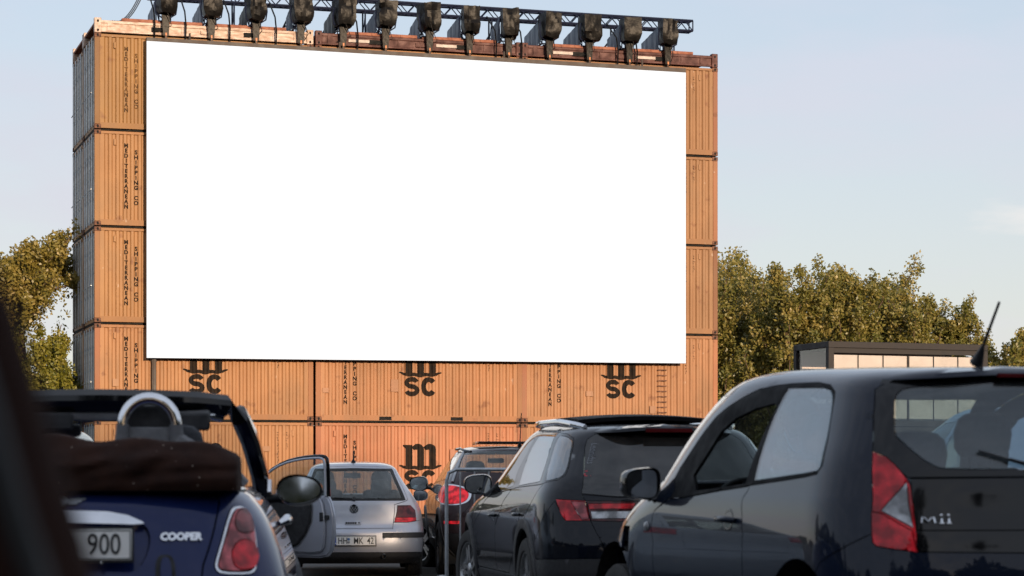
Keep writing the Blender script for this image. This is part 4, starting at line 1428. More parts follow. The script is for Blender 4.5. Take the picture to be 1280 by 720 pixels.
def car_shell(root, surf, feats, body_mat, inner_mat, nu=64, nv=40, gap=0.0022, body_name='body'):
    """feats: dicts n(ame), p(oints), mode, mat ... ; the first that holds a point loses to later ones"""
    LU, LV = surf.LU, surf.LV
    sc_ = np.array([LU, LV])
    pts, edges, polys = [], [], []
    for f in feats:
        p = f['p']
        uv = surf.inv(f.get('mode', 'U'), densify(p, f.get('pre', 0.12)) if f.get('mode', 'U') != 'U' else p)
        uv = [np.array(q) * sc_ for q in uv]
        if f.get('smooth'):
            if f.get('center'):     # keep the ends on the centre line
                uv = [np.array(q) for q in chaikin(uv, f['smooth'], closed=False)]
            else: uv = [np.array(q) for q in chaikin(uv, f['smooth'])]
        uv = [np.clip(q, [0, 0], sc_) for q in densify([tuple(q) for q in uv], f.get('step', 0.035))]
        uv = [np.array([0.0 if q[0] < 2e-4 else q[0], q[1]]) for q in uv]
        polys.append(uv)
        b = len(pts)
        pts += uv
        K = len(uv)
        edges += [(b + i, b + (i + 1) % K) for i in range(K)]
    fp = np.array(pts) if pts else np.zeros((0, 2))
    su = np.concatenate([np.linspace(0, UR, int(nu * 0.42)), np.linspace(UR, UF, int(nu * 0.3) + 1)[1:], np.linspace(UF, 1, int(nu * 0.25) + 1)[1:]])
    for a in su:
        for b in np.linspace(0, 1, nv):
            q = np.array([a * LU, b * LV])
            bnd = a in (0.0, 1.0) or b in (0.0, 1.0)
            if len(fp) and not bnd and np.min(((fp - q) ** 2).sum(1)) < 0.014 ** 2: continue
            if len(fp) and bnd and np.min(((fp - q) ** 2).sum(1)) < 0.002 ** 2: continue
            pts.append(q)
    vs, es, fs, *_ = delaunay_2d_cdt([Vector((float(a), float(b))) for a, b in pts], edges, [], 0, 1e-6)
    uv = np.array([(v[0], v[1]) for v in vs])
    tri = np.array([tuple(f) for f in fs])
    cx = uv[tri].mean(1)
    area = np.abs(np.cross(uv[tri[:, 1]] - uv[tri[:, 0]], uv[tri[:, 2]] - uv[tri[:, 0]])) if False else np.abs(
        (uv[tri[:, 1], 0] - uv[tri[:, 0], 0]) * (uv[tri[:, 2], 1] - uv[tri[:, 0], 1]) - (uv[tri[:, 1], 1] - uv[tri[:, 0], 1]) * (uv[tri[:, 2], 0] - uv[tri[:, 0], 0]))
    cls = np.full(len(tri), -1)
    for k, p in enumerate(polys):
        cls[inside(p, cx[:, 0], cx[:, 1])] = k
    ok = area > 1e-9
    uvn = uv / sc_
    objs = {}
    t0 = [tuple(t) for t in tri[(cls == -1) & ok]]
    V, F, LN, MI = panel(surf, uvn, t0, 0, 0.014, gap, 'C')
    body = link_mesh(body_name, mesh_from(body_name, V, F, LN, MI, [body_mat, inner_mat]), root)
    objs[body_name] = [body]
    for k, f in enumerate(feats):
        if f.get('hole'): continue
        tk = [tuple(t) for t in tri[(cls == k) & ok]]
        if not tk: continue
        for sd in (('C',) if f.get('center') else f.get('sides', 'LR')):
            V, F, LN, MI = panel(surf, uvn, tk, f.get('off', 0), f.get('th', 0.014), f.get('gap', gap), sd)
            par = root
            if f.get('sub') and f['sub'] in objs:
                c = objs[f['sub']]
                par = c[0] if len(c) == 1 or sd in 'LC' else c[1]
            o = link_mesh(f['n'], mesh_from(f['n'], V, F, LN, MI, f['mats'] if 'mats' in f else [f['mat']]), par)
            objs.setdefault(f.get('key', f['n']), []).append(o)
    return objs

def surf_frame(surf, U, z, side=1, off=0.002):
    """frame on the surface: origin, local x level along the surface (to the right seen from outside), local y up"""
    u, v = surf.inv('U', [(U, z)])[0]
    p = surf.ev(u, v); n = surf.nrm(np.array([u]), np.array([v]))[0]
    S = np.array([1, side, 1.0]); p = p * S; n = n * S
    up = np.array([0, 0, 1.0])
    x = np.cross(up, n); x /= np.linalg.norm(x)
    y = np.cross(n, x)
    return frame(Vector(p + n * off), x, y)

def at_S(surf, x, z, side=1, off=0.002):
    u, v = surf.inv('S', [(x, z)])[0]
    p = surf.ev(u, v); n = surf.nrm(np.array([u]), np.array([v]))[0]
    S = np.array([1, side, 1.0]); p = p * S; n = n * S
    xx = np.cross([0, 0, 1.0], n); xx /= np.linalg.norm(xx)
    return frame(Vector(p + n * off), xx, np.cross(n, xx))

_wheel_cache = {}
def wheel(root, x, y, r, w, side, steer=0.0, spokes=5, mat=None, pair=False):
    key = (r, w, spokes, pair, mat.name)
    if key not in _wheel_cache:
        t = MB()
        rr = r * 0.68
        hw = w / 2
        prof = [(rr, -hw * .8), (rr + 0.015, -hw * .95), (r * 0.86, -hw), (r * 0.955, -hw * .93), (r * 0.99, -hw * .78)]
        for k in range(7):                         # tread with grooves round it
            a = -hw * .7 + k * hw * 1.4 / 6
            prof += [(r, a - 0.006), (r, a + 0.006)]
            if k < 6: prof += [(r - 0.007, a + 0.009), (r - 0.007, a + hw * 1.4 / 6 - 0.009)]
        prof += [(r * 0.99, hw * .78), (r * 0.955, hw * .93), (r * 0.86, hw), (rr + 0.015, hw * .95), (rr, hw * .8)]
        t.lathe(prof, 48)
        tm = t.mesh('tyre', M['rubber'], 35)
        q = MB()
        q.lathe([(rr + .004, hw * .86), (rr - .004, hw * .84), (rr - 0.03, hw * .5), (rr - .035, -hw * .6)], 40, 0)
        q.lathe([(rr - .034, hw * .12), (0.001, hw * .12)], 24, 1)
        for k in range(spokes):
            a0 = 2 * math.pi * k / spokes
            for d in ((-0.16, 0.16) if pair else (0,)):
                a = a0 + d
                Mx = Matrix.Rotation(a, 4, 'Z')
                wi, wo = (0.028, 0.016) if pair else (0.05, 0.035)
                q.prism([(0.045, -wi), (rr - 0.02, -wo), (rr - 0.02, wo), (0.045, wi)], hw * .45, hw * .72, 0, Mx)
        q.lathe([(0.001, hw * .80), (0.05, hw * .78), (0.062, hw * .7), (0.062, hw * .3)], 20, 0)
        wm = q.mesh('rim', [mat, M['under']], 35)
        _wheel_cache[key] = (tm, wm)
    tm, wm = _wheel_cache[key]
    e = empty('wheel', (x, y, r), 0, root)
    e.rotation_euler = (R(-90) if side > 0 else R(90), 0, steer)
    link_mesh('tyre', tm, e); link_mesh('rim', wm, e)
    return e

def arch_pts(xw, zw, ra, zb):
    o = [(xw - ra * 1.0, zb), ]
    for k in range(0, 19):
        a = math.pi - math.pi * k / 18
        o.append((xw + ra * math.cos(a), zw + ra * math.sin(a)))
    o.append((xw + ra, zb))
    return o

def arch_liner(root, xw, zw, ra, yo, depth=0.34):
    for sg in (1, -1):
        m = MB()
        pts = [(xw + ra * 1.02 * math.cos(math.pi - math.pi * k / 14), zw + ra * 1.02 * math.sin(math.pi - math.pi * k / 14)) for k in range(15)]
        pts = [(xw - ra * 1.02, 0.16)] + pts + [(xw + ra * 1.02, 0.16)]
        vs = [(a, sg * yo, b) for a, b in pts] + [(a, sg * (yo - depth), b) for a, b in pts]
        n = len(pts)
        m.add(vs, [(i, i + 1, n + i + 1, n + i) for i in range(n - 1)] + [tuple(n + i for i in range(n))], 0)
        m.build('wheel_arch_liner', M['under'], root, smooth=False)

def arch_lip(root, surf, xw, zw, ra, w, mat, name='arch_trim', thick=0.012, zb=0.22):
    """raised trim running round a wheel arch"""
    for sg in (1, -1):
        m = MB()
        ring = []
        for k in range(0, 25):
            a = R(196) - R(212) * k / 24
            row = []
            for rr, off in ((ra - 0.012, -0.01), (ra - .008, thick), (ra + w * .5, thick * 1.25), (ra + w - .006, thick), (ra + w, 0.0)):
                px, pz = xw + rr * math.cos(a), max(zb, zw + rr * math.sin(a))
                u, v = surf.inv('S', [(px, pz)])[0]
                p = surf.ev(u, v); nn = surf.nrm(np.array([u]), np.array([v]))[0]
                q = p + nn * off
                row.append((q[0], q[1] * sg, q[2]))
            ring.append(row)
        K = 5
        vs = [p for r_ in ring for p in r_]
        fs = []
        for i in range(len(ring) - 1):
            for j in range(K - 1):
                f = (i * K + j, i * K + j + 1, (i + 1) * K + j + 1, (i + 1) * K + j)
                fs.append(f if sg > 0 else f[::-1])
        m.add(vs, fs)
        m.build(name, mat, root, ang=50)

def underbody(root, surf, z=0.24):
    m = MB()
    pts = []
    for u in np.linspace(0, 1, 40):
        p = surf.ev(u, 0.03); pts.append((p[0] * 0.985 + 0.02, p[1] * 0.96))
    poly = pts + [(x, -y) for x, y in pts[::-1]][1:-1]
    m.prism(poly[::-1], z - 0.04, z + 0.05)
    m.build('underbody', M['under'], root, smooth=False)

def ring_strip(m, surf, pts, w, off, side=1, mat=0, closed=False):
    """a raised strip along (U,z) points"""
    P = []
    for u, z in pts:
        a, b = surf.inv('U', [(u, z)])[0]
        p = surf.ev(a, b); n = surf.nrm(np.array([a]), np.array([b]))[0]
        S = np.array([1, side, 1.0])
        P.append(Vector((p + n * off) * S))
    m.tube(P, w, 8, mat, closed=closed)

def seat_mesh():
    m = MB()
    m.box(-0.25, 0.27, -0.25, 0.25, -0.02, 0.14, b=0.05)
    me = m.mesh('cushion', M['seat_cloth'], 60)
    b = MB()
    Mx = Matrix.Translation((-0.26, 0, 0.06)) @ Matrix.Rotation(R(-17), 4, 'Y')
    b.box(-0.07, 0.07, -0.235, 0.235, 0, 0.60, b=0.055, M=Mx)
    be = b.mesh('backrest', M['seat_cloth'], 60)
    h = MB()
    Mh = Matrix.Translation((-0.26 - 0.20, 0, 0.06 + 0.63)) @ Matrix.Rotation(R(-8), 4, 'Y')
    # curved headrest: a rounded block narrowing to its top
    rings = []
    for zz, wy, wx in ((0.0, .105, .035), (0.03, .125, .05), (0.10, .13, .055), (0.155, .115, .05), (0.18, .085, .032), (0.187, .04, .015)):
        rings.append([(wx * math.copysign(abs(math.cos(q)) ** .6, math.cos(q)), wy * math.copysign(abs(math.sin(q)) ** .6, math.sin(q)), zz) for q in [2 * math.pi * i / 20 for i in range(20)]])
    vs = [p for r_ in rings for p in r_]
    fs = [(i * 20 + j, i * 20 + (j + 1) % 20, (i + 1) * 20 + (j + 1) % 20, (i + 1) * 20 + j) for i in range(5) for j in range(20)]
    fs += [tuple(range(19, -1, -1)), tuple(100 + j for j in range(20))]
    h.add(vs, fs, 0, Mh)
    for sy in (-0.05, 0.05):
        h.tube([(-0.26 - 0.185, sy, 0.6), (-0.26 - 0.2, sy, 0.72)], 0.007, 6)
    he = h.mesh('headrest', M['seat_cloth'], 60)
    return me, be, he
_seat = None
def seat(root, x, y, z):
    global _seat
    if _seat is None: _seat = seat_mesh()
    s = empty('seat', (x, y, z), 0, root)
    link_mesh('cushion', _seat[0], s); link_mesh('backrest', _seat[1], s); link_mesh('headrest', _seat[2], s)
    return s

def interior(root, surf, xf, zf, xdash, hw, driver=1, rear=True, xr=None, mirror_z=None, parcel=None):
    for sg in (1, -1): seat(root, xf, sg * 0.36, zf)
    if rear:
        m = MB()
        Mx = Matrix.Translation((xr, 0, zf - 0.02)) @ Matrix.Rotation(R(-20), 4, 'Y')
        m.box(-0.07, 0.07, -hw + 0.08, hw - 0.08, -0.1, 0.56, b=0.05, M=Mx)
        m.box(xr - 0.05, xr + 0.45, -hw + 0.08, hw - 0.08, zf - 0.15, zf + 0.06, b=0.04)
        bench = m.build('rear_bench', M['seat_cloth'], root, ang=60)
        if _seat:
            for sg in (1, -1):
                h = link_mesh('headrest', _seat[2], bench, (xr + 0.26, sg * 0.34, zf - 0.10))
    d = MB()
    d.box(xdash - 0.12, xdash + 0.5, -hw, hw, zf + 0.1, zf + 0.42, b=0.06)
    d.build('dashboard', M['trim'], root, ang=60)
    w = MB()
    c = Vector((xdash - 0.2, 0.36 * driver, zf + 0.42))
    Mx = Matrix.Translation(c) @ Matrix.Rotation(R(-65), 4, 'Y')
    w.tube([(0.18 * math.cos(q), 0.18 * math.sin(q), 0) for q in [2 * math.pi * i / 28 for i in range(28)]], 0.014, 8, closed=True, M=Mx)
    w.box(-0.17, 0.17, -0.02, 0.02, -0.012, 0.012, M=Mx); w.box(-0.05, 0.05, -0.05, 0.05, -0.04, 0.012, b=0.01, M=Mx)
    w.build('steering_wheel', M['trim'], root)
    f = MB()
    f.box(0.25, xdash + 0.6, -hw - 0.04, hw + 0.04, 0.30, 0.34)
    f.build('cabin_floor', M['trim'], root)
    if mirror_z:
        q = MB()
        q.box(xdash + 0.02 - 0.35, xdash + 0.05 - 0.35, -0.11, 0.11, mirror_z - 0.035, mirror_z + 0.03, b=0.012)
        q.build('interior_mirror', M['trim'], root)
    if parcel:
        q = MB(); q.box(parcel[0], parcel[1], -hw, hw, parcel[2] - 0.02, parcel[2], b=0.006)
        q.build('parcel_shelf', M['trim'], root)

def superell(w, h, n, k=28):
    o = []
    for i in range(k):
        q = 2 * math.pi * i / k
        c, s = math.cos(q), math.sin(q)
        o.append((w * math.copysign(abs(c) ** (2 / n), c), h * math.copysign(abs(s) ** (2 / n), s)))
    return o

def door_mirror(root, pos, w, h, depth, side, housing, base, n=2.6, arm=None, rim=None, toe=0.0, pitch=0.0):
    """housing with its glass looking back; pos is the middle of the glass"""
    k = 28
    m = MB()
    rings = [(0.0, .93), (-0.006, 1.0), (0.03, 1.03), (0.07, .98), (depth * .7, .80), (depth * .92, .5), (depth, .12)]
    vs = []
    for d, s_ in rings:
        for y, z in superell(w * s_, h * s_, n, k):
            taper = 1 - 0.12 * (y * side / w)       # a little lower towards its outer end
            vs.append((d, y, z * taper))
    K = len(rings)
    fs = [(i * k + j, (i + 1) * k + j, (i + 1) * k + (j + 1) % k, i * k + (j + 1) % k) for i in range(K - 1) for j in range(k)]
    fs.append(tuple((K - 1) * k + j for j in range(k)))
    Mx = Matrix.Translation(pos) @ Matrix.Rotation(toe, 4, 'Z') @ Matrix.Rotation(R(pitch), 4, 'Y')
    m.add(vs, fs, 0, Mx)
    if arm:
        a, b_ = arm
        m.tube([a, tuple((Vector(a) + Vector(b_)) / 2 + Vector((0, 0, 0.004))), b_], [0.035, 0.03, 0.032], 10, 1, flat=0.7)
    o = m.build('door_mirror', [housing, base], root, ang=60)
    g = MB()
    vs = [(0.012, y, z * (1 - 0.12 * (y * side / w))) for y, z in superell(w * .90, h * .88, n, k)]
    g.add(vs, [tuple(range(k))], 0, Mx)
    vs2 = [(0.0125 + 0.004, y, z * (1 - 0.12 * (y * side / w))) for y, z in superell(w * .99, h * .99, n, k)]
    g.add(vs2, [tuple(range(k))], 1, Mx)
    g.build('mirror_glass', [M['mirror'], M['black_plastic']], o)
    return o

def number_plate(root, c, wdt, hgt, txt, euro=True, tilt=0.0, tx=0.0, size=0.085, name='number_plate'):
    """plate facing back (towards -x), c is its middle"""
    Mx = Matrix.Translation(c) @ Matrix.Rotation(tilt, 4, 'Y')
    fr_ = frame(Vector((0, 0, 0)), (0, -1, 0), (0, 0, 1))
    Mx = Mx @ fr_
    m = MB()
    m.box(-wdt / 2 - .008, wdt / 2 + .008, -hgt / 2 - .010, hgt / 2 + .008, -0.012, 0.0, 1, b=0.003)
    m.box(-wdt / 2, wdt / 2, -hgt / 2, hgt / 2, 0.0005, 0.004, 0, b=0.0015)
    o = m.build(name, [M['plate'], M['black_plastic']], root)
    b = MB()
    t = 0.0035
    for a in ((-wdt/2 + .003, wdt/2 - .003, hgt/2 - .003 - t, hgt/2 - .003), (-wdt/2 + .003, wdt/2 - .003, -hgt/2 + .003, -hgt/2 + .003 + t),
              (-wdt/2 + .003, -wdt/2 + .003 + t, -hgt/2 + .003, hgt/2 - .003), (wdt/2 - .003 - t, wdt/2 - .003, -hgt/2 + .003, hgt/2 - .003)):
        b.box(a[0], a[1], a[2], a[3], 0.004, 0.0052)
    b.v = [tuple(Mx @ Vector(p)) for p in b.v]
    b.build('plate_border', M['plate_ink'], o)
    o.matrix_basis = Matrix.Identity(4)
    me = o.data; me.transform(Mx)
    if euro:
        e = MB(); e.box(-wdt/2 + .007, -wdt/2 + .047, -hgt/2 + .007, hgt/2 - .007, 0.004, 0.0056, M=Mx)
        e.build('euro_band', M['euro_blue'], o)
        text_obj('lettering', 'D', 0.035, Mx @ Matrix.Translation((-wdt/2 + .027, -hgt/2 + .026, 0.0075)), M['plate'], o, bold=0.001)
        st = MB()
        for i in range(12):
            q = 2 * math.pi * i / 12
            st.box(-wdt/2 + .027 + .012 * math.cos(q) - .0015, -wdt/2 + .027 + .012 * math.cos(q) + .0015, .015 + .012 * math.sin(q) - .0015, .015 + .012 * math.sin(q) + .0015, 0.0057, 0.0066, M=Mx)
        st.build('star_ring', simple('euro_yellow', (0.8, 0.6, 0.05)) if 'euro_yellow' not in bpy.data.materials else bpy.data.materials['euro_yellow'], o)
    text_obj('lettering', txt, size * 1.42, Mx @ Matrix.Translation((tx, -0.002, 0.0055)), M['plate_ink'], o, bold=0.0004, sx=0.74)
    return o
# ---------------------------------------------------------------- parked cars
P_BLACK = paint('black_paint', (0.003, 0.0045, 0.009), 0.0, 0.3, 0.06, dust_amt=0.03)
P_NAVYBLACK = paint('blue_black_paint', (0.004, 0.008, 0.020), 0.0, 0.3, 0.08, dust_amt=0.025)
P_BLUE = paint('deep_blue_paint', (0.008, 0.016, 0.075), 0.2, 0.3, 0.12, dust_amt=0.02)
P_SILVER = paint('silver_paint', (0.45, 0.465, 0.52), 0.55, 0.38, 0.10, dust_amt=0.05)
P_BROWN = paint('brown_paint', (0.034, 0.022, 0.025), 0.2, 0.32, 0.12, dust_amt=0.08)
P_PALE = paint('pale_blue_paint', (0.40, 0.46, 0.52), 0.3, 0.35, 0.10, dust_amt=0.08)
G_CLEAR = glass('clear_car_glass', (0.80, 0.86, 0.86), 0.05, 0.9)
G_DUSTY = glass('dusty_car_glass', (0.60, 0.70, 0.75), 0.035, 1.2)
G_DARK = glass('privacy_glass', (0.06, 0.07, 0.08), 0.03, 1.3)
G_SIDE = glass('side_glass', (0.40, 0.46, 0.50), 0.05, 4.0)
G_QUARTER = glass('rear_quarter_glass', (0.70, 0.78, 0.82), 0.045, 2.4)
M['high_brake'] = simple('high_brake_red', (0.10, 0.006, 0.008), 0.5, spec=.1)

def car_root(key, name, lab, cat='car', group=None):
    c = CARS[key]
    e = empty(name, c['loc'], R(90 + c['head']))
    tag(e, lab, cat, group)
    return e, Surf(**c['surf'])

WIND = lambda z0, z1, u=0.80: dict(n='windscreen', p=[(1, z0), (0.93, z0), (u, z0), (u, z1 - .02), (0.93, z1), (1, z1)], mat=G_CLEAR, th=.005, center=True)

def spoiler(root, surf, rows, mats, n=40):
    """rows: functions of U giving (height on the body, pushed out, raised)"""
    umax = rows['umax']
    m = MB()
    ring = []
    us = np.linspace(-1, 1, n) * umax
    for u in us:
        t = abs(u) / umax
        k = (1 - t ** 6)
        row = []
        for z, out, up in rows['pts']:
            zz = z[0] + (z[1] - z[0]) * t ** 2
            a, b = surf.inv('U', [(abs(u), zz)])[0]
            p = surf.ev(a, b)
            q = np.array([p[0] - out * k, p[1] * (1 if u >= 0 else -1), p[2] + up * k])
            row.append(tuple(q))
        ring.append(row)
    K = len(ring[0])
    vs = [p for r_ in ring for p in r_]
    for i in range(n - 1):
        for j in range(K - 1):
            mi = 0 if j < rows.get('split', K) else 1
            m.add([ring[i][j], ring[i + 1][j], ring[i + 1][j + 1], ring[i][j + 1]], [(0, 1, 2, 3)], mi)
    bm = bmesh.new()
    me = m.mesh('spoiler', mats, 50)
    bm.from_mesh(me); bmesh.ops.remove_doubles(bm, verts=list(bm.verts), dist=1e-5); bmesh.ops.recalc_face_normals(bm, faces=list(bm.faces)); bm.to_mesh(me); bm.free()
    me.polygons.foreach_set('use_smooth', [True] * len(me.polygons)); me.set_sharp_from_angle(angle=R(42))
    return link_mesh('spoiler', me, root)

def handle(root, surf, x, z, side, mat, cup=True, l=.18):
    Mx = at_S(surf, x, z, side, 0.0)
    if cup:
        m = MB()
        m.lathe([(0.0, -.004), (.03, -.002), (.045, .0015), (.048, .0005)], 20, 0, Mx @ Matrix.Diagonal((1.25, 1, 1, 1)))
        m.build('handle_cup', M['gloss_black'], root)
    m = MB()
    m.tube([(-l / 2, 0, .004), (-l / 2 + .02, 0, .026), (0, 0, .034), (l / 2 - .02, 0, .026), (l / 2, 0, .004)], [.010, .013, .014, .013, .010], 10, M=Mx)
    return m.build('door_handle', mat, root)

def wiper(root, surf, u0, z0, u1, z1):
    m = MB()
    def pt(u, z, o):
        a, b = surf.inv('U', [(abs(u), z)])[0]; p = surf.ev(a, b); n = surf.nrm(np.array([a]), np.array([b]))[0]
        q = p + n * o
        return (q[0], q[1] * (1 if u >= 0 else -1), q[2])
    k = [pt(u0 + (u1 - u0) * t, z0 + (z1 - z0) * t, .030 - .012 * t) for t in np.linspace(0, .6, 6)]
    m.tube(k, [.009, .008, .007, .006, .005, .005], 6)
    m.tube([pt(u0 + (u1 - u0) * t, z0 + (z1 - z0) * t - .0, .012) for t in np.linspace(.30, 1.0, 8)], .0055, 6)
    m.tube([pt(u0, z0, -.01), pt(u0, z0, .035)], .022, 12)
    return m.build('wiper', M['black_plastic'], root)

# ---- black three-door hatchback, right foreground
def build_hatch():
    root, S = car_root('hatch', 'hatchback', 'black three door hatchback with red and white tail light and roof aerial')
    F = [
        dict(n='rear_bumper', p=[(0, .727), (.186, .735), (.215, .744), (.238, .755), (.243, .803), (.298, .732), (.336, .689), (.37, .60), (.37, .17), (0, .17)], mat=P_NAVYBLACK, center=True),
        dict(n='tailgate', p=[(0, 1.014), (.196, 1.009), (.1895, .905), (.187, .815), (0, .814)], mat=M['gloss_black'], center=True),
        dict(n='tailgate_strip', p=[(0, .814), (.187, .815), (.186, .735), (0, .727)], mat=M['gloss_black'], center=True),
        dict(n='hatch_glass', p=[(0, 1.43), (.10, 1.425), (.20, 1.405), (.25, 1.385), (.268, 1.353), (.266, 1.249), (.255, 1.113), (.235, 1.085), (.2, 1.013), (0, 1.018)], mat=M['gloss_black'], center=True, th=.006),
        dict(n='rear_window', p=[(0, 1.385), (.124, 1.376), (.200, 1.362), (.225, 1.352), (.235, 1.320), (.233, 1.248), (.228, 1.177), (.221, 1.159), (.182, 1.083), (.163, 1.055), (.145, 1.044), (0, 1.046)], mat=G_DUSTY, center=True, th=.005, sub='hatch_glass', smooth=1),
        dict(n='tail_light', p=[(.254, 1.11), (.243, .923), (.243, .77), (.238, .755), (.214, .744), (.187, .735), (.186, .803), (.189, .905), (.195, .977), (.200, 1.004), (.218, 1.058), (.234, 1.092)], mat=M['red_lens'], off=.004, th=.03),
        dict(n='lower_lens', p=[(.2435, .885), (.231, .878), (.191, .812), (.187, .735), (.214, .744), (.238, .755), (.243, .77)], mat=M['red_lens'], off=.003, th=.03, sub='tail_light'),
        dict(n='reversing_lens', p=[(.231, .887), (.201, .995), (.19, .824)], mat=M['clear_lens'], off=.007, th=.03, sub='tail_light'),
        dict(n='door', p=[(.529, .983), (.525, .93), (.508, .86), (.498, .78), (.495, .607), (.49, .30), (.662, .30), (.664, .561), (.674, .716), (.695, .816), (.708, .861), (.703, .918), (.675, .923), (.599, .958)], mat=P_NAVYBLACK, gap=.0045),
        dict(n='window_frame', p=[(.702, .922), (.754, 1.003), (.759, 1.058), (.758, 1.141), (.759, 1.22), (.757, 1.286), (.746, 1.328), (.728, 1.366), (.71, 1.395), (.657, 1.403), (.58, 1.404), (.438, 1.398), (.382, 1.383), (.361, 1.352), (.362, 1.287), (.359, 1.223), (.352, 1.135), (.347, 1.06), (.359, 1.026), (.439, 1.004), (.519, .983), (.599, .958), (.675, .923)], mat=M['matt_black']),
        dict(n='front_opening', p=[(.665, .957), (.704, 1.024), (.704, 1.117), (.708, 1.219), (.695, 1.272), (.645, 1.308), (.585, 1.323), (.567, 1.308), (.558, 1.171), (.547, 1.037), (.543, .99)], hole=True),
        dict(n='quarter_window', p=[(.57, 1.385), (.40, 1.372), (.376, 1.360), (.368, 1.336), (.361, 1.223), (.352, 1.06), (.358, 1.040), (.522, 1.000)], mat=G_QUARTER, th=.006, off=.001),
        WIND(1.0, 1.40, .79),
        dict(n='fuel_flap', p=[(2.70, .66), (2.84, .66), (2.84, .78), (2.70, .78)], mode='S', mat=P_NAVYBLACK, sides='R'),
        dict(n='front_arch', p=arch_pts(2.972, .33, .365, .10), mode='S', hole=True),
        dict(n='rear_arch', p=arch_pts(.552, .33, .365, .10), mode='S', hole=True),
    ]
    car_shell(root, S, F, P_NAVYBLACK, M['grey_trim'], nu=76, nv=52)
    for xw in (2.972, .552):
        arch_liner(root, xw, .33, .365, .80)
        for sd in (1, -1): wheel(root, xw, sd * .715, .295, .185, sd, 0, 6, M['alloy'])
    underbody(root, S)
    spoiler(root, S, dict(umax=.262, split=3, pts=[((1.462, 1.435), .0, .002), ((1.452, 1.418), .035, .004), ((1.435, 1.400), .085, -.002), ((1.428, 1.392), .080, -.016), ((1.412, 1.375), -.004, -.006)]), [P_NAVYBLACK, M['gloss_black']])
    b = MB()
    for k in np.linspace(-.05, .05, 12):
        a, c = S.inv('U', [(abs(k), 1.42)])[0]; p = S.ev(a, c)
        b.box(p[0] - .079, p[0] - .05, math.copysign(p[1], k) - .019, math.copysign(p[1], k) + .019, p[2] - .019, p[2] - .004)
    b.build('high_brake_light', M['high_brake'], root)
    wiper(root, S, -.012, 1.030, .100, 1.110)
    Mx = surf_frame(S, .158, .852, 1, .001)
    b = MB()                                            # chrome letters M i i
    b.tube([(x - .036, y, .006) for x, y in ((-.026, -.011), (-.022, .010), (-.012, .006), (0, -.006), (.012, .006), (.022, .010), (.026, -.011))], .0042, 8, M=Mx)
    b.build('badge_letter', M['chrome'], root)
    for x in (.016, .044):
        b = MB()
        b.tube([(x, -.012, .006), (x, .005, .006)], .0046, 8, M=Mx)
        b.tube([(x - .009, -.012, .006), (x + .009, -.012, .006)], .0030, 6, M=Mx)
        b.lathe([(.0052, .002), (.0050, .007), (.0005, .009)], 12, 0, Mx @ Matrix.Translation((x, .0185, 0)))
        b.build('badge_letter', M['chrome'], root)
    handle(root, S, 1.342, .834, 1, P_NAVYBLACK); handle(root, S, 1.342, .834, -1, P_NAVYBLACK)
    for sd in (1, -1):
        m = MB(); Mr = at_S(S, 2.421, .785, sd, 0)
        m.lathe([(.024, 0), (.020, .010), (.008, .014), (.0005, .0145)], 16, 0, Mr); m.build('side_indicator', M['clear_lens'], root)
        door_mirror(root, (2.34, sd * .865, .985), .088, .072, .15, sd, M['gloss_black'], M['black_plastic'], 3.6, ((2.40, sd * .82, .925), (2.40, sd * .76, .925)), toe=sd * .10)
    # aerial leaning back from the rear of the roof
    a = MB()
    u, v = S.inv('U', [(.004, 1.452)])[0]
    z = 1.480
    a.tube([(.62, .02, z - .005), (.585, .02, z + .03), (.565, .02, z + .055)], [.028, .016, .009], 10)
    a.tube([(.565, .02, z + .055), (.42, .02, z + .225)], [.007, .0055], 8)
    a.build('aerial', M['black_plastic'], root)
    interior(root, S, 1.80, .42, 2.45, .62, 1, True, .72, 1.33, (.16, .55, .98))
    # belts and window channel of the open door window
    b = MB(); b.tube([(1.28, .70, .55), (1.27, .68, 1.0), (1.30, .62, 1.25)], .022, 6, flat=.2); b.build('seat_belt', M['trim'], root)
    return root, S
HATCH, HS = build_hatch()

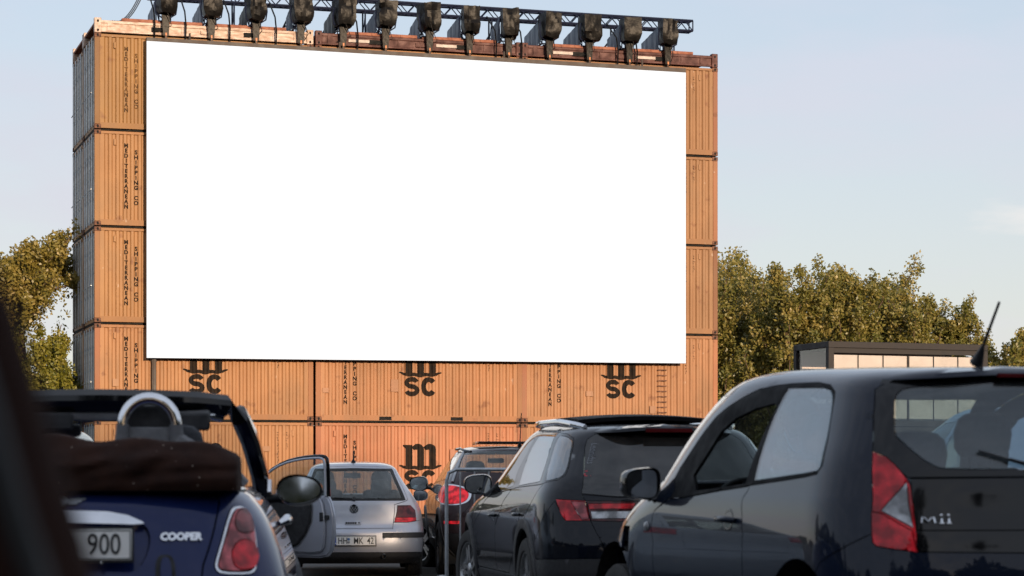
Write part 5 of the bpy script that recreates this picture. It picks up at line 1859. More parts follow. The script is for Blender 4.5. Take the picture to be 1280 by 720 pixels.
# ---- black estate, middle right
def build_estate():
    root, S = car_root('estate', 'estate_car', 'black estate car with silver roof rails and dark tinted rear glass')
    clad = M['black_plastic']
    F = [
        dict(n='rear_bumper', p=[(0, .70), (.10, .70), (.165, .66), (.181, .795), (.236, .794), (.266, .928), (.337, .73), (.40, .64), (.40, .10), (0, .10)], mat=P_BLACK, center=True),
        dict(n='bumper_cladding', p=[(0, .545), (.12, .549), (.26, .535), (.42, .52), (.42, .10), (0, .10)], mat=clad, center=True, off=.003),
        dict(n='sill_cladding', p=[(.40, .36), (.80, .36), (.80, .10), (.40, .10)], mat=clad, off=.004),
        dict(n='tailgate', p=[(0, .955), (.129, .951), (.204, .972), (.194, .929), (.183, .80), (.157, .60), (.13, .56), (0, .556)], mat=P_BLACK, center=True),
        dict(n='rear_window', p=[(0, 1.425), (.152, 1.405), (.205, 1.385), (.218, 1.351), (.220, 1.30), (.210, 1.124), (.204, .978), (.129, .957), (0, .960)], mat=G_DARK, center=True, th=.006),
        dict(n='tail_light', p=[(.264, .939), (.1935, .929), (.188, .865), (.183, .795), (.236, .794), (.246, .831)], mat=M['red_lens'], off=.003, th=.03),
        dict(n='smoked_lens', p=[(.225, .925), (.1945, .922), (.185, .805), (.2, .803)], mat=M['pink_lens'], off=.004, th=.03, sub='tail_light'),
        dict(n='inner_tail_light', p=[(.1915, .929), (.084, .924), (.108, .800), (.123, .790), (.181, .795)], mat=M['dark_red_lens'], off=.002, th=.03),
        dict(n='red_strip', p=[(.188, .910), (.092, .913), (.097, .875), (.185, .872)], mat=M['red_lens'], off=.005, th=.03, sub='inner_tail_light'),
        dict(n='reversing_lens', p=[(.182, .858), (.101, .861), (.111, .811), (.179, .808)], mat=M['clear_lens'], off=.005, th=.03, sub='inner_tail_light'),
        dict(n='rear_door', p=[(.342, 1.050), (.40, .95), (.433, .83), (.446, .728), (.48, .60), (.52, .38), (.574, .38), (.574, .73), (.559, .828), (.579, 1.012)], mat=P_BLACK, gap=.0045),
        dict(n='front_door', p=[(.579, 1.012), (.559, .828), (.574, .73), (.574, .38), (.70, .38), (.693, .68), (.665, .815), (.69, .95), (.607, .995)], mat=P_BLACK, gap=.0045),
        dict(n='window_frame', p=[(.696, .956), (.778, 1.092), (.785, 1.218), (.785, 1.335), (.748, 1.395), (.72, 1.414), (.396, 1.41), (.299, 1.391), (.261, 1.358), (.255, 1.307), (.253, 1.14), (.256, 1.102), (.274, 1.069), (.362, 1.041), (.542, 1.016), (.607, .99)], mat=M['gloss_black']),
        dict(n='front_window', p=[(.692, .975), (.768, 1.074), (.776, 1.193), (.745, 1.309), (.716, 1.372), (.704, 1.372), (.652, 1.275), (.63, 1.145), (.584, 1.021), (.624, 1.004)], mat=G_DARK, th=.006),
        dict(n='rear_door_window', p=[(.665, 1.394), (.384, 1.390), (.392, 1.058), (.539, 1.027)], mat=G_SIDE, th=.006, off=.001),
        dict(n='quarter_window', p=[(.350, 1.384), (.289, 1.370), (.263, 1.341), (.26, 1.307), (.257, 1.151), (.262, 1.105), (.279, 1.077), (.350, 1.058)], mat=G_SIDE, th=.006, off=.001, smooth=1),
        WIND(1.0, 1.42, .80),
        dict(n='front_arch', p=arch_pts(3.64, .36, .375, .10), mode='S', hole=True),
        dict(n='rear_arch', p=arch_pts(1.0, .36, .375, .10), mode='S', hole=True),
    ]
    car_shell(root, S, F, P_BLACK, M['trim'], nu=76, nv=52)
    for xw in (3.64, 1.0):
        arch_liner(root, xw, .36, .375, .88)
        arch_lip(root, S, xw, .36, .375, .065, clad, 'arch_trim', .012)
        for sd in (1, -1): wheel(root, xw, sd * .80, .33, .225, sd, R(8) if xw > 2 else 0, 5, M['alloy'], True)
    underbody(root, S)
    spoiler(root, S, dict(umax=.215, split=3, pts=[((1.482, 1.44), .0, .002), ((1.468, 1.425), .06, .004), ((1.448, 1.405), .15, -.004), ((1.440, 1.398), .145, -.022), ((1.425, 1.388), -.004, -.006)]), [P_BLACK, M['gloss_black']])
    b = MB()
    for k in np.linspace(-.075, .075, 16):
        a, c = S.inv('U', [(abs(k), 1.43)])[0]; p = S.ev(a, c)
        b.box(p[0] - .15, p[0] - .10, math.copysign(p[1], k) - .022, math.copysign(p[1], k) + .022, p[2] - .032, p[2] - .006)
    b.build('high_brake_light', M['high_brake'], root)
    # silver roof rails
    for sd in (1, -1):
        m = MB()
        pts = []
        for k, x in enumerate(np.linspace(.72, 2.75, 22)):
            t = k / 21
            a, c = S.inv('S', [(x, 1.43)])[0]; p = S.ev(a, c)
            h = .050 * min(1, 4.5 * t, 4.5 * (1 - t)) ** .6
            pts.append((p[0], (p[1] - .01) * sd, p[2] + h + .004))
        m.tube(pts, .019, 8, flat=1.25); m.build('roof_rail', M['chrome'], root)
    # raised dark glass roof panel
    m = MB()
    xs = np.linspace(.95, 2.30, 12); ys = np.linspace(-.52, .52, 13)
    vs, n = [], len(ys)
    for x in xs:
        for y in ys: vs.append((x, y, 1.512 + .042 * (1 - ((x - 1.7) / .9) ** 2) - .030 * (y / .52) ** 2))
    fs = [(i * n + j, (i + 1) * n + j, (i + 1) * n + j + 1, i * n + j + 1) for i in range(len(xs) - 1) for j in range(n - 1)]
    m.add(vs, [f[::-1] for f in fs]); m.add([(x, y, z - .03) for x, y, z in vs], fs)
    per = [i * n for i in range(len(xs))] + [(len(xs) - 1) * n + j for j in range(1, n)] + [i * n + n - 1 for i in range(len(xs) - 2, -1, -1)] + [j for j in range(n - 2, 0, -1)]
    k = len(vs)
    for a_, b_ in zip(per, per[1:] + per[:1]): m.f.append([a_, b_, k + b_, k + a_]); m.m.append(0)
    m.build('glass_roof', M['matt_black'], root)
    for sd in (1, -1):
        handle(root, S, 2.281, .80, sd, P_BLACK, l=.16); handle(root, S, 1.245, .82, sd, P_BLACK, l=.16)
        door_mirror(root, (2.98, sd * .915, 1.03), .11, .078, .17, sd, P_BLACK, M['black_plastic'], 3.0, ((3.05, sd * .87, .975), (3.06, sd * .80, .965)), toe=-sd * .10, pitch=-7)
    Mx = surf_frame(S, .190, 1.25, 1, .001) @ Matrix.Rotation(R(-90), 4, 'Z')
    st = simple('sticker_grey', (0.22, 0.23, 0.25), .6)
    text_obj('sticker', 'Leonidas', .075, Mx @ Matrix.Translation((.0, -.02, .002)), st, root, bold=.0, ext=.0005, sx=.8)
    text_obj('sticker', '15', .075, Mx @ Matrix.Translation((.20, -.02, .002)), simple('sticker_red', (0.45, 0.02, 0.04), .6), root, bold=.001, ext=.0005)
    wiper(root, S, 0.0, .985, -.12, 1.03)
    number_plate(root, (-.012, 0, .70), .52, .11, '', False)
    interior(root, S, 2.1, .44, 2.95, .68, 1, True, 1.25, 1.33, None)
    return root, S
build_estate()

# ---- brown compact suv
def build_suv():
    root, S = car_root('suv', 'compact_suv', 'dark brown compact SUV with oval red tail light behind the steel barrier')
    F = [
        dict(n='rear_bumper', p=[(0, .76), (.21, .76), (.30, .78), (.36, .70), (.36, .10), (0, .10)], mat=P_BROWN, center=True),
        dict(n='bumper_cladding', p=[(0, .55), (.30, .55), (.40, .50), (.40, .10), (0, .10)], mat=M['black_plastic'], center=True, off=.003),
        dict(n='sill_cladding', p=[(.40, .45), (.82, .45), (.82, .10), (.40, .10)], mat=M['black_plastic'], off=.003),
        dict(n='reflector', p=[(.299, .703), (.21, .707), (.21, .667), (.30, .664)], mat=M['lit_red'], off=.004),
        dict(n='tailgate', p=[(0, 1.56), (.30, 1.55), (.28, 1.32), (.26, 1.15), (.17, 1.05), (.17, .90), (.20, .78), (0, .77)], mat=P_BROWN, center=True),
        dict(n='rear_window', p=[(0, 1.58), (.20, 1.575), (.30, 1.55), (.30, 1.48), (.272, 1.32), (.069, 1.309), (0, 1.309)], mat=G_CLEAR, center=True, th=.006, off=.002),
        dict(n='light_surround', p=[(.46, 1.016), (.43, 1.12), (.35, 1.155), (.248, 1.160), (.18, 1.112), (.160, 1.022), (.178, .925), (.231, .89), (.34, .905), (.43, .95)], mat=M['chrome'], off=.003, th=.03, smooth=2),
        dict(n='tail_light', p=[(.43, 1.016), (.40, 1.10), (.33, 1.137), (.248, 1.142), (.19, 1.098), (.172, 1.022), (.188, .937), (.235, .908), (.33, .922), (.40, .96)], mat=M['lit_red'], off=.012, th=.03, smooth=2, sub='light_surround'),
        dict(n='window_frame', p=[(.75, 1.15), (.78, 1.25), (.76, 1.45), (.70, 1.53), (.45, 1.54), (.38, 1.48), (.36, 1.30), (.40, 1.22)], mat=M['gloss_black']),
        dict(n='side_window', p=[(.73, 1.18), (.76, 1.26), (.74, 1.44), (.69, 1.50), (.55, 1.51), (.56, 1.20)], mat=G_SIDE, th=.006),
        dict(n='rear_side_window', p=[(.54, 1.20), (.53, 1.51), (.46, 1.515), (.40, 1.46), (.39, 1.30), (.42, 1.23)], mat=G_SIDE, th=.006),
        WIND(1.16, 1.56, .80),
        dict(n='front_arch', p=arch_pts(3.30, .40, .40, .10), mode='S', hole=True),
        dict(n='rear_arch', p=arch_pts(.80, .40, .40, .10), mode='S', hole=True),
    ]
    car_shell(root, S, F, P_BROWN, M['trim'], nu=60, nv=44)
    for xw in (3.30, .80):
        arch_liner(root, xw, .40, .40, .86)
        arch_lip(root, S, xw, .40, .40, .07, M['black_plastic'], 'arch_trim', .012)
        for sd in (1, -1): wheel(root, xw, sd * (.86 if xw > 2 else .80), .345, .22, sd, R(24) if xw > 2 else 0, 5, M['alloy'], True)
    underbody(root, S, .30)
    for sd in (1, -1):
        m = MB()
        ring_strip(m, S, [(.315, 1.56), (.30, 1.46), (.285, 1.33), (.27, 1.18)], .022, .004, sd)
        m.build('pillar_trim', M['alloy'], root)
        door_mirror(root, (2.78, sd * 1.02, 1.16), .125, .095, .18, sd, M['gloss_black'], M['black_plastic'], 2.6, ((2.85, sd * .94, 1.10), (2.86, sd * .80, 1.10)), toe=-sd * .35)
        m = MB()
        pts = []
        for k, x in enumerate(np.linspace(.6, 2.6, 16)):
            a, c = S.inv('S', [(x, 1.56)])[0]; p = S.ev(a, c); t = k / 15
            pts.append((p[0], p[1] * sd, p[2] + .045 * min(1, 5 * t, 5 * (1 - t)) + .005))
        m.tube(pts, .016, 8); m.build('roof_rail', M['gloss_black'], root)
    m = MB(); m.box(.85, 1.75, -.38, .38, 1.665, 1.70, b=.012); m.build('sunroof', M['gloss_black'], root)
    m = MB(); m.tube([(.70, -.13, 1.64), (.66, -.13, 1.68)], [.03, .012], 8); m.tube([(.66, -.13, 1.68), (.50, -.13, 2.05)], .006, 6); m.build('aerial', M['black_plastic'], root)
    m = MB(); m.lathe([(.035, 0), (.030, .012), (.0005, .014)], 20, 0, surf_frame(S, 0, 1.08, 1, 0)); m.build('emblem', M['chrome'], root)
    interior(root, S, 2.0, .58, 2.75, .66, 1, True, 1.0, 1.47, None)
    m = MB(); m.lathe([(.0005, .012), (.10, .008), (.11, 0)], 24, 0, Matrix.Translation((1.35, -.42, 1.50)) @ Matrix.Rotation(R(-90), 4, 'Y')); m.build('window_decal', M['seal'], root)
    return root, S
build_suv()

# ---- silver hatchback, rear view
def build_golf():
    root, S = car_root('golf', 'hatchback', 'silver hatchback seen from behind with number plate HH MK 42 and dark red lights')
    F = [
        dict(n='rear_bumper', p=[(0, .59), (.156, .592), (.16, .667), (.22, .667), (.264, .682), (.32, .70), (.36, .60), (.36, .10), (0, .10)], mat=P_SILVER, center=True),
        dict(n='lower_valance', p=[(0, .31), (.267, .31), (.36, .30), (.36, .10), (0, .10)], mat=M['black_plastic'], center=True, off=.002),
        dict(n='bumper_strip', p=[(.114, .545), (.33, .544), (.33, .485), (.114, .485)], mat=M['black_plastic'], off=.012, th=.02),
        dict(n='tailgate', p=[(0, 1.352), (.30, 1.345), (.255, .945), (.242, .928), (.176, .881), (.16, .667), (.156, .60), (0, .598)], mat=P_SILVER, center=True, gap=.0045),
        dict(n='window_seal', p=[(0, 1.325), (.272, 1.320), (.262, 1.20), (.240, .940), (.225, .934), (0, .934)], mat=M['seal'], center=True),
        dict(n='rear_window', p=[(0, 1.298), (.245, 1.293), (.240, 1.18), (.226, .965), (.215, .958), (0, .958)], mat=G_CLEAR, center=True, th=.005, sub='window_seal'),
        dict(n='tail_light', p=[(.188, .873), (.253, .875), (.271, .811), (.265, .685), (.219, .668), (.164, .669)], mat=M['dark_red_lens'], off=.004, th=.03),
        dict(n='brake_lens', p=[(.168, .728), (.268, .726), (.2645, .686), (.219, .669), (.1645, .670)], mat=M['red_lens'], off=.005, th=.03, sub='tail_light'),
        dict(n='side_window', p=[(1.15, .96), (1.05, 1.30), (1.55, 1.335), (1.85, 1.335), (2.55, .98)], mode='S', mat=G_CLEAR, th=.006),
        WIND(1.0, 1.34, .80),
        dict(n='front_arch', p=arch_pts(3.30, .33, .35, .10), mode='S', hole=True),
        dict(n='rear_arch', p=arch_pts(.78, .33, .35, .10), mode='S', hole=True),
    ]
    car_shell(root, S, F, P_SILVER, M['grey_trim'], nu=60, nv=44)
    for xw in (3.30, .78):
        arch_liner(root, xw, .33, .35, .80)
        for sd in (1, -1): wheel(root, xw, sd * .745, .31, .195, sd, 0, 6, M['alloy'])
    underbody(root, S)
    number_plate(root, (-.014, 0, .449), .52, .112, 'HH   MK  42', True, 0.0, .022, .078)
    m = MB()
    for k in (0, 1):
        m.lathe([(.0005, .0), (.014, .0), (.016, -.001)], 14, k, frame(Vector((-.0205, .064, .468 - .036 * k)), (0, -1, 0), (0, 0, 1)))
    m.build('plate_seal', [simple('seal_blue', (.10, .22, .45), .5), simple('seal_grey', (.35, .36, .36), .5)], root)
    Mx = surf_frame(S, 0, .833, 1, .0)
    m = MB()
    m.lathe([(.055, .0), (.055, .008), (.050, .011), (.046, .009), (.0005, .008)], 32, 0, Mx)
    m.build('emblem', M['gloss_black'], root)
    m = MB()
    for a in ([(-.030, .034), (-.013, -.002), (0, .026), (.013, -.002), (.030, .034)], [(-.044, .012), (-.021, -.040), (0, .004), (.021, -.040), (.044, .012)]):
        m.tube([(x, y, .011) for x, y in a], .0042, 6, M=Mx)
    m.lathe([(.047, .009), (.050, .013), (.054, .009)], 32, 0, Mx)
    m.build('emblem_letters', M['steel'], root)
    Mx = surf_frame(S, .004, .662, 1, .0)
    m = MB(); m.box(-.095, .095, -.026, .026, -.004, .010, b=.006, M=Mx); m.build('tailgate_handle', P_SILVER, root)
    m = MB()
    for k in range(5): m.box(-.088 + k * .027, -.066 + k * .027, -.013, .010, .009, .0125, M=Mx)
    m.lathe([(.010, .012), (.0005, .0125)], 12, 0, Mx @ Matrix.Translation((.072, 0, 0)))
    m.build('tailgate_lettering', M['ink'], root)
    m = MB(); m.tube([(.10, -.36, .27), (-.03, -.36, .265)], .026, 12, cap=False); m.build('exhaust', M['steel'], root)
    m = MB(); m.tube([(.78, 0, 1.40), (.74, 0, 1.43)], [.03, .012], 8); m.tube([(.74, 0, 1.43), (.66, 0, 1.54)], .008, 6); m.build('aerial', M['black_plastic'], root)
    wiper(root, S, 0.0, .945, .15, .972)
    for sd in (1, -1):
        door_mirror(root, (2.62, sd * .905, .975), .095, .07, .14, sd, P_SILVER, M['black_plastic'], 2.8, ((2.66, sd * .84, .94), (2.66, sd * .72, .94)), toe=0)
    interior(root, S, 1.9, .42, 2.6, .60, 1, True, .85, 1.24, None)
    return root, S
build_golf()

# ---- dark blue convertible, left foreground
def build_convertible():
    root, S = car_root('convertible', 'convertible_car', 'dark blue open convertible at the left with brown folded roof and chrome roll hoop')
    rec = [(0, .955), (.066, .949), (.094, .936), (.112, .916), (.118, .897), (.12, .862), (.113, .805), (.101, .757), (.08, .735), (0, .733)]
    F = [
        dict(n='rear_bumper', p=[(0, .50), (.17, .50), (.20, .66), (.30, .66), (.36, .60), (.36, .10), (0, .10)], mat=P_BLUE, center=True),
        dict(n='boot_lid', p=[(0, 1.032), (.256, 1.029), (.222, .927), (.202, .84), (.186, .763), (.178, .68), (.17, .51), (0, .51)], mat=P_BLUE, center=True, gap=.0045),
        dict(n='plate_recess', p=rec, mat=P_BLUE, center=True, off=-.018, gap=0, smooth=1),
        dict(n='boot_handle', p=[(0, .957), (.066, .951), (.094, .938), (.112, .916), (.115, .908), (.10, .905), (0, .913)], mat=M['chrome'], center=True, off=.020, th=.04, gap=0),
        dict(n='light_surround', p=[(.272, .976), (.283, .974), (.290, .963), (.2915, .924), (.280, .851), (.2705, .778), (.2615, .737), (.249, .725), (.208, .729), (.2005, .747), (.2025, .776), (.2165, .842), (.2345, .914), (.251, .958), (.261, .972)], mat=M['chrome'], off=.004, th=.03, smooth=1),
        dict(n='tail_light', p=[(.272, .966), (.281, .964), (.286, .955), (.2865, .924), (.2755, .851), (.2665, .780), (.2585, .746), (.247, .735), (.211, .739), (.2045, .753), (.207, .776), (.2205, .840), (.2385, .910), (.254, .949), (.263, .961)], mat=M['pink_lens'], off=.012, th=.03, smooth=1, sub='light_surround'),
        dict(n='smoked_lens', p=[(.272, .960), (.280, .958), (.284, .940), (.283, .90), (.276, .875), (.248, .872), (.246, .905), (.257, .945)], mat=M['smoke_lens'], off=.013, th=.03, smooth=1, sub='light_surround'),
        dict(n='brake_lens', p=[(.268, .845), (.274, .80), (.266, .765), (.256, .742), (.228, .741), (.226, .80), (.236, .835), (.25, .852)], mat=M['red_lens'], off=.014, th=.03, smooth=1, sub='light_surround'),
        dict(n='front_arch', p=arch_pts(2.99, .30, .34, .10), mode='S', hole=True),
        dict(n='rear_arch', p=arch_pts(.58, .30, .34, .10), mode='S', hole=True),
        dict(n='door', p=[(.50, 1.02), (.50, .30), (.70, .30), (.70, .70), (.69, 1.02)], mat=P_BLUE, gap=.003),
    ]
    car_shell(root, S, F, P_BLUE, M['trim'], nu=76, nv=46)
    for xw in (2.99, .58):
        arch_liner(root, xw, .30, .34, .80)
        arch_lip(root, S, xw, .30, .34, .075, M['black_plastic'], 'arch_trim', .014)
        for sd in (1, -1): wheel(root, xw, sd * .735, .295, .19, sd, 0, 5, M['alloy'])
    underbody(root, S)
    for sd in (1, -1):
        m = MB(); ring_strip(m, S, [(u, 1.038 if u < .3 else 1.034) for u in np.linspace(.072, .68, 60)], .0085, .004, sd); m.build('belt_strip', M['chrome'], root)
    m = MB()
    for sd in (1, -1): ring_strip(m, S, [(u, 1.039) for u in np.linspace(0, .07, 10)], .0095, .005, sd)
    m.build('high_brake_light', M['red_lens'], root)
    number_plate(root, (.058, 0, .842), .52, .11, '900', False, R(5), .163, .076)
    o = MB(); o.lathe([(.008, .0), (.006, .005), (.0005, .006)], 10, 0, frame(Vector((.050, -.155, .778)), (0, -1, 0), (0, 0, 1))); o.build('plate_screw', M['chrome'], root)
    text_obj('badge', 'COOPER', .040, surf_frame(S, .162, .865, -1, .001) @ Matrix.Translation((0, 0, .003)), M['chrome'], root, bold=.0020, ext=.003, sx=.95, shear=.15)
    # winged emblem on the lid
    Mx = surf_frame(S, 0, .995, 1, .0)
    m = MB(); m.lathe([(.026, 0), (.024, .008), (.0005, .009)], 20, 0, Mx)
    for sg in (1, -1):
        for k in range(3): m.prism([(sg * .024, .012 - k * .010), (sg * (.085 - .013 * k), .014 - k * .010), (sg * (.078 - .013 * k), .006 - k * .010), (sg * .024, .004 - k * .010)][::sg], .001, .005, 0, Mx)
    m.build('emblem', M['steel'], root)
    for sd in (1, -1):     # outside hinges of the boot lid
        Mx = surf_frame(S, .135, .73, sd, .0)
        m = MB(); m.prism(superell(.036, .078, 3.0), -.004, .004, 1, Mx); m.prism(superell(.020, .062, 2.6), .004, .022, 0, Mx)
        m.build('boot_hinge', [P_BLUE, M['seal']], root, ang=50)
        # door handle, chrome drop
        Mx = at_S(S, 1.72, .885, sd, 0.0)
        m = MB(); m.tube([(-.10, 0, .005), (-.07, 0, .035), (0, 0, .044), (.07, 0, .035), (.10, 0, .005)], [.012, .022, .025, .022, .012], 12, M=Mx, flat=.8)
        m.build('door_handle', M['chrome'], root)
        door_mirror(root, (2.28, sd * .835, 1.030), .105, .068, .15, sd, M['gloss_black'], M['black_plastic'], 2.1, ((2.33, sd * .78, .985), (2.35, sd * .69, .985)), toe=sd * .05, pitch=9.5)
        m = MB(); m.prism([(0, 0), (.17, 0), (.15, .05), (.05, .055)], -.008, .008, 0, Matrix.Translation((2.22, sd * .70, 1.02)) @ Matrix.Rotation(R(90), 4, 'X'))
        m.build('mirror_foot', M['chrome'], root)
    # windscreen frame
    m = MB()
    hd = [(2.52, -.665, 1.00), (2.30, -.650, 1.12), (2.05, -.615, 1.26), (1.86, -.575, 1.355), (1.78, -.52, 1.392), (1.735, -.40, 1.404), (1.71, -.2, 1.410), (1.705, 0, 1.412)]
    hd = hd + [(x, -y, z) for x, y, z in hd[-2::-1]]
    hd = [np.array(p) for p in hd]
    rows = []
    for i, p in enumerate(hd):
        t = hd[min(i + 1, len(hd) - 1)] - hd[max(i - 1, 0)]; t /= np.linalg.norm(t)
        fwd = np.array([.55, 0, -.83]) if abs(p[1]) < .53 else np.array([.75, 0, .2])
        b = fwd - t * np.dot(fwd, t); b /= np.linalg.norm(b)
        n = np.cross(t, b)
        wi = .040
        ring = [p + n * wi * a + b * .045 * c for a, c in ((-1, -.6), (-.6, -1), (.6, -1), (1, -.6), (1, .6), (.6, 1), (-.6, 1), (-1, .6))]
        rows.append(ring)
    vs = [tuple(q) for r_ in rows for q in r_]
    fs = [(i * 8 + j, (i + 1) * 8 + j, (i + 1) * 8 + (j + 1) % 8, i * 8 + (j + 1) % 8) for i in range(len(rows) - 1) for j in range(8)]
    m.add(vs, fs)
    me = m.mesh('windscreen_frame', M['gloss_black'], 40)
    fr = link_mesh('windscreen_frame', me, root)
    g = MB()
    gl = []
    for t in np.linspace(0, 1, 6):
        for k in np.linspace(-1, 1, 9):
            x = 2.50 - .76 * t - .10 * (k * k) * (1 - t) + .06; y = k * (.66 - .13 * t); z = 1.01 + .37 * t
            gl.append((x, y, z))
    g.add(gl, [(i * 9 + j, i * 9 + j + 1, (i + 1) * 9 + j + 1, (i + 1) * 9 + j) for i in range(5) for j in range(8)])
    g.build('windscreen', G_CLEAR, root)
    v = MB(); v.box(1.70, 1.76, -.46, .46, 1.325, 1.375, b=.015); v.build('header_trim', M['grey_trim'], root)
    for sg in (1, -1):
        v = MB(); v.box(1.66, 1.685, sg * .29 - .17, sg * .29 + .17, 1.285, 1.36, b=.01); v.build('sun_visor', M['trim'], root)
    v = MB(); v.box(1.80, 1.83, .10, .32, 1.26, 1.315, b=.015); v.tube([(1.82, .20, 1.30), (1.84, .20, 1.37)], .01, 6); v.build('interior_mirror', M['trim'], root)
    v = MB(); v.tube([(1.80, -.50, 1.345), (1.755, -.465, 1.352), (1.72, -.44, 1.35)], [.022, .02, .014], 10); v.build('roof_latch', M['chrome'], root)
    # folded roof: a fat roll of cloth with sagging folds
    m = MB()
    rg = random.Random(4)
    ys = np.linspace(-.635, .635, 65)
    rear = [(.185 + .02 * math.sin(math.pi * t) * -1 + .085 * t ** 2.2, t) for t in np.linspace(0, 1, 11)]
    prof = rear + [(.285, 1.06), (.33, 1.07), (.38, 1.0), (.43, .93), (.47, 1.02), (.56, 1.04), (.66, .85), (.70, .0)]
    rings = []
    for y in ys:
        t = y / .635
        hgt = .188 - .050 * abs(t) ** 2.2
        end = .09 * abs(t) ** 4
        ring = []
        for k, (x, h) in enumerate(prof):
            a = max(0.0, math.sin(math.pi * min(max(h, 0), 1)))
            crease = 0.0                                    # folds hanging slantwise from the top edge
            for c0, sl, wd, dp in ((-.45, .75, .04, .020), (-.20, .95, .05, .014), (.02, 1.1, .045, .022), (-.34, 1.3, .03, .016), (.40, .9, .045, .018), (.56, .4, .03, .012)):
                d = (y - c0 - sl * (1 - h) * .30)
                crease += dp * math.exp(-(d / wd) ** 2) - .6 * dp * math.exp(-((d - wd * 1.7) / wd) ** 2)
            wav = .008 * math.sin(17 * y + 2.3 * k) + .012 * math.sin(6 * y + k)
            top = .010 * math.sin(11 * y) + .008 * math.sin(23 * y + 1) if h > .9 else 0
            ring.append((x + end + (crease + wav) * (a if k < 11 else .35), y, 1.035 + hgt * h + top))
        rings.append(ring)
    K = len(prof)
    m.add([p for r_ in rings for p in r_], [(i * K + j, i * K + j + 1, (i + 1) * K + j + 1, (i + 1) * K + j) for i in range(len(ys) - 1) for j in range(K - 1)] + [tuple(range(K - 1, -1, -1)), tuple((len(ys) - 1) * K + j for j in range(K))])
    cloth, nt, b = new_mat('brown_roof_cloth')
    c, f = noise_mix(nt, (0.034, 0.014, 0.009), (0.018, 0.008, 0.006), 6, 4)
    vv = N(nt, 'ShaderNodeTexVoronoi'); vv.inputs['Scale'].default_value = 26
    tt = N(nt, 'ShaderNodeTexCoord'); nt.links.new(tt.outputs['Object'], vv.inputs['Vector'])
    cr_ = N(nt, 'ShaderNodeValToRGB'); cr_.color_ramp.elements[0].position = .05; cr_.color_ramp.elements[0].color = (1, 1, 1, 1); cr_.color_ramp.elements[1].position = .085; cr_.color_ramp.elements[1].color = (0, 0, 0, 1)
    nt.links.new(vv.outputs['Distance'], cr_.inputs['Fac'])
    mx = N(nt, 'ShaderNodeMixRGB'); mx.inputs['Color2'].default_value = (.30, .24, .20, 1)
    nt.links.new(cr_.outputs['Color'], mx.inputs['Fac']); nt.links.new(c, mx.inputs['Color1']); nt.links.new(mx.outputs['Color'], b.inputs['Base Color'])
    b.inputs['Roughness'].default_value = .8; b.inputs['Specular IOR Level'].default_value = .12
    bump(nt, b, 260, .25)
    me = m.mesh('folded_roof', cloth, 80)
    bm = bmesh.new(); bm.from_mesh(me); bmesh.ops.recalc_face_normals(bm, faces=list(bm.faces)); bm.to_mesh(me); bm.free()
    me.polygons.foreach_set('use_smooth', [True] * len(me.polygons))
    fo = link_mesh('folded_roof', me, root)
    sb = fo.modifiers.new('smooth', 'SUBSURF'); sb.levels = 1; sb.render_levels = 1
    # roll hoops behind the seats
    for yy in (-.255, .43):
        m = MB()
        arcp = [(.97, yy + .104 * math.cos(q), 1.290 + .108 * math.sin(q)) for q in np.linspace(0, math.pi, 22)]
        m.tube(arcp, .024, 12, 0)
        o = m.build('roll_hoop', M['chrome'], root)
        m = MB()
        for sg in (1, -1): m.tube([(.97, yy + sg * .104, 1.295), (.975, yy + sg * .108, 1.22), (.98, yy + sg * .135, 1.10), (.98, yy + sg * .20, 1.03)], [.026, .030, .034, .04], 10, 0)
        m.box(.97, 1.0, yy - .09, yy + .09, 1.05, 1.285, b=.012)
        m.build('hoop_cover', M['grey_trim'], o, ang=60)
        m = MB(); m.box(1.01, 1.05, yy - .10, yy + .10, 1.20, 1.375, b=.02); m.build('hoop_pad', M['trim'], o)
        # shoulder running down to the side
        m = MB(); s_ = -1 if yy < 0 else 1
        m.tube([(.98, yy + s_ * .10, 1.22), (.98, yy + s_ * .19, 1.17), (.98, yy + s_ * .30, 1.125), (1.0, yy + s_ * .37, 1.05)], [.05, .045, .035, .03], 8)
        m.build('hoop_shoulder', M['grey_trim'], o)
    for sg in (1, -1): seat(root, 1.55, sg * .34, .42)
    return root, S
build_convertible()

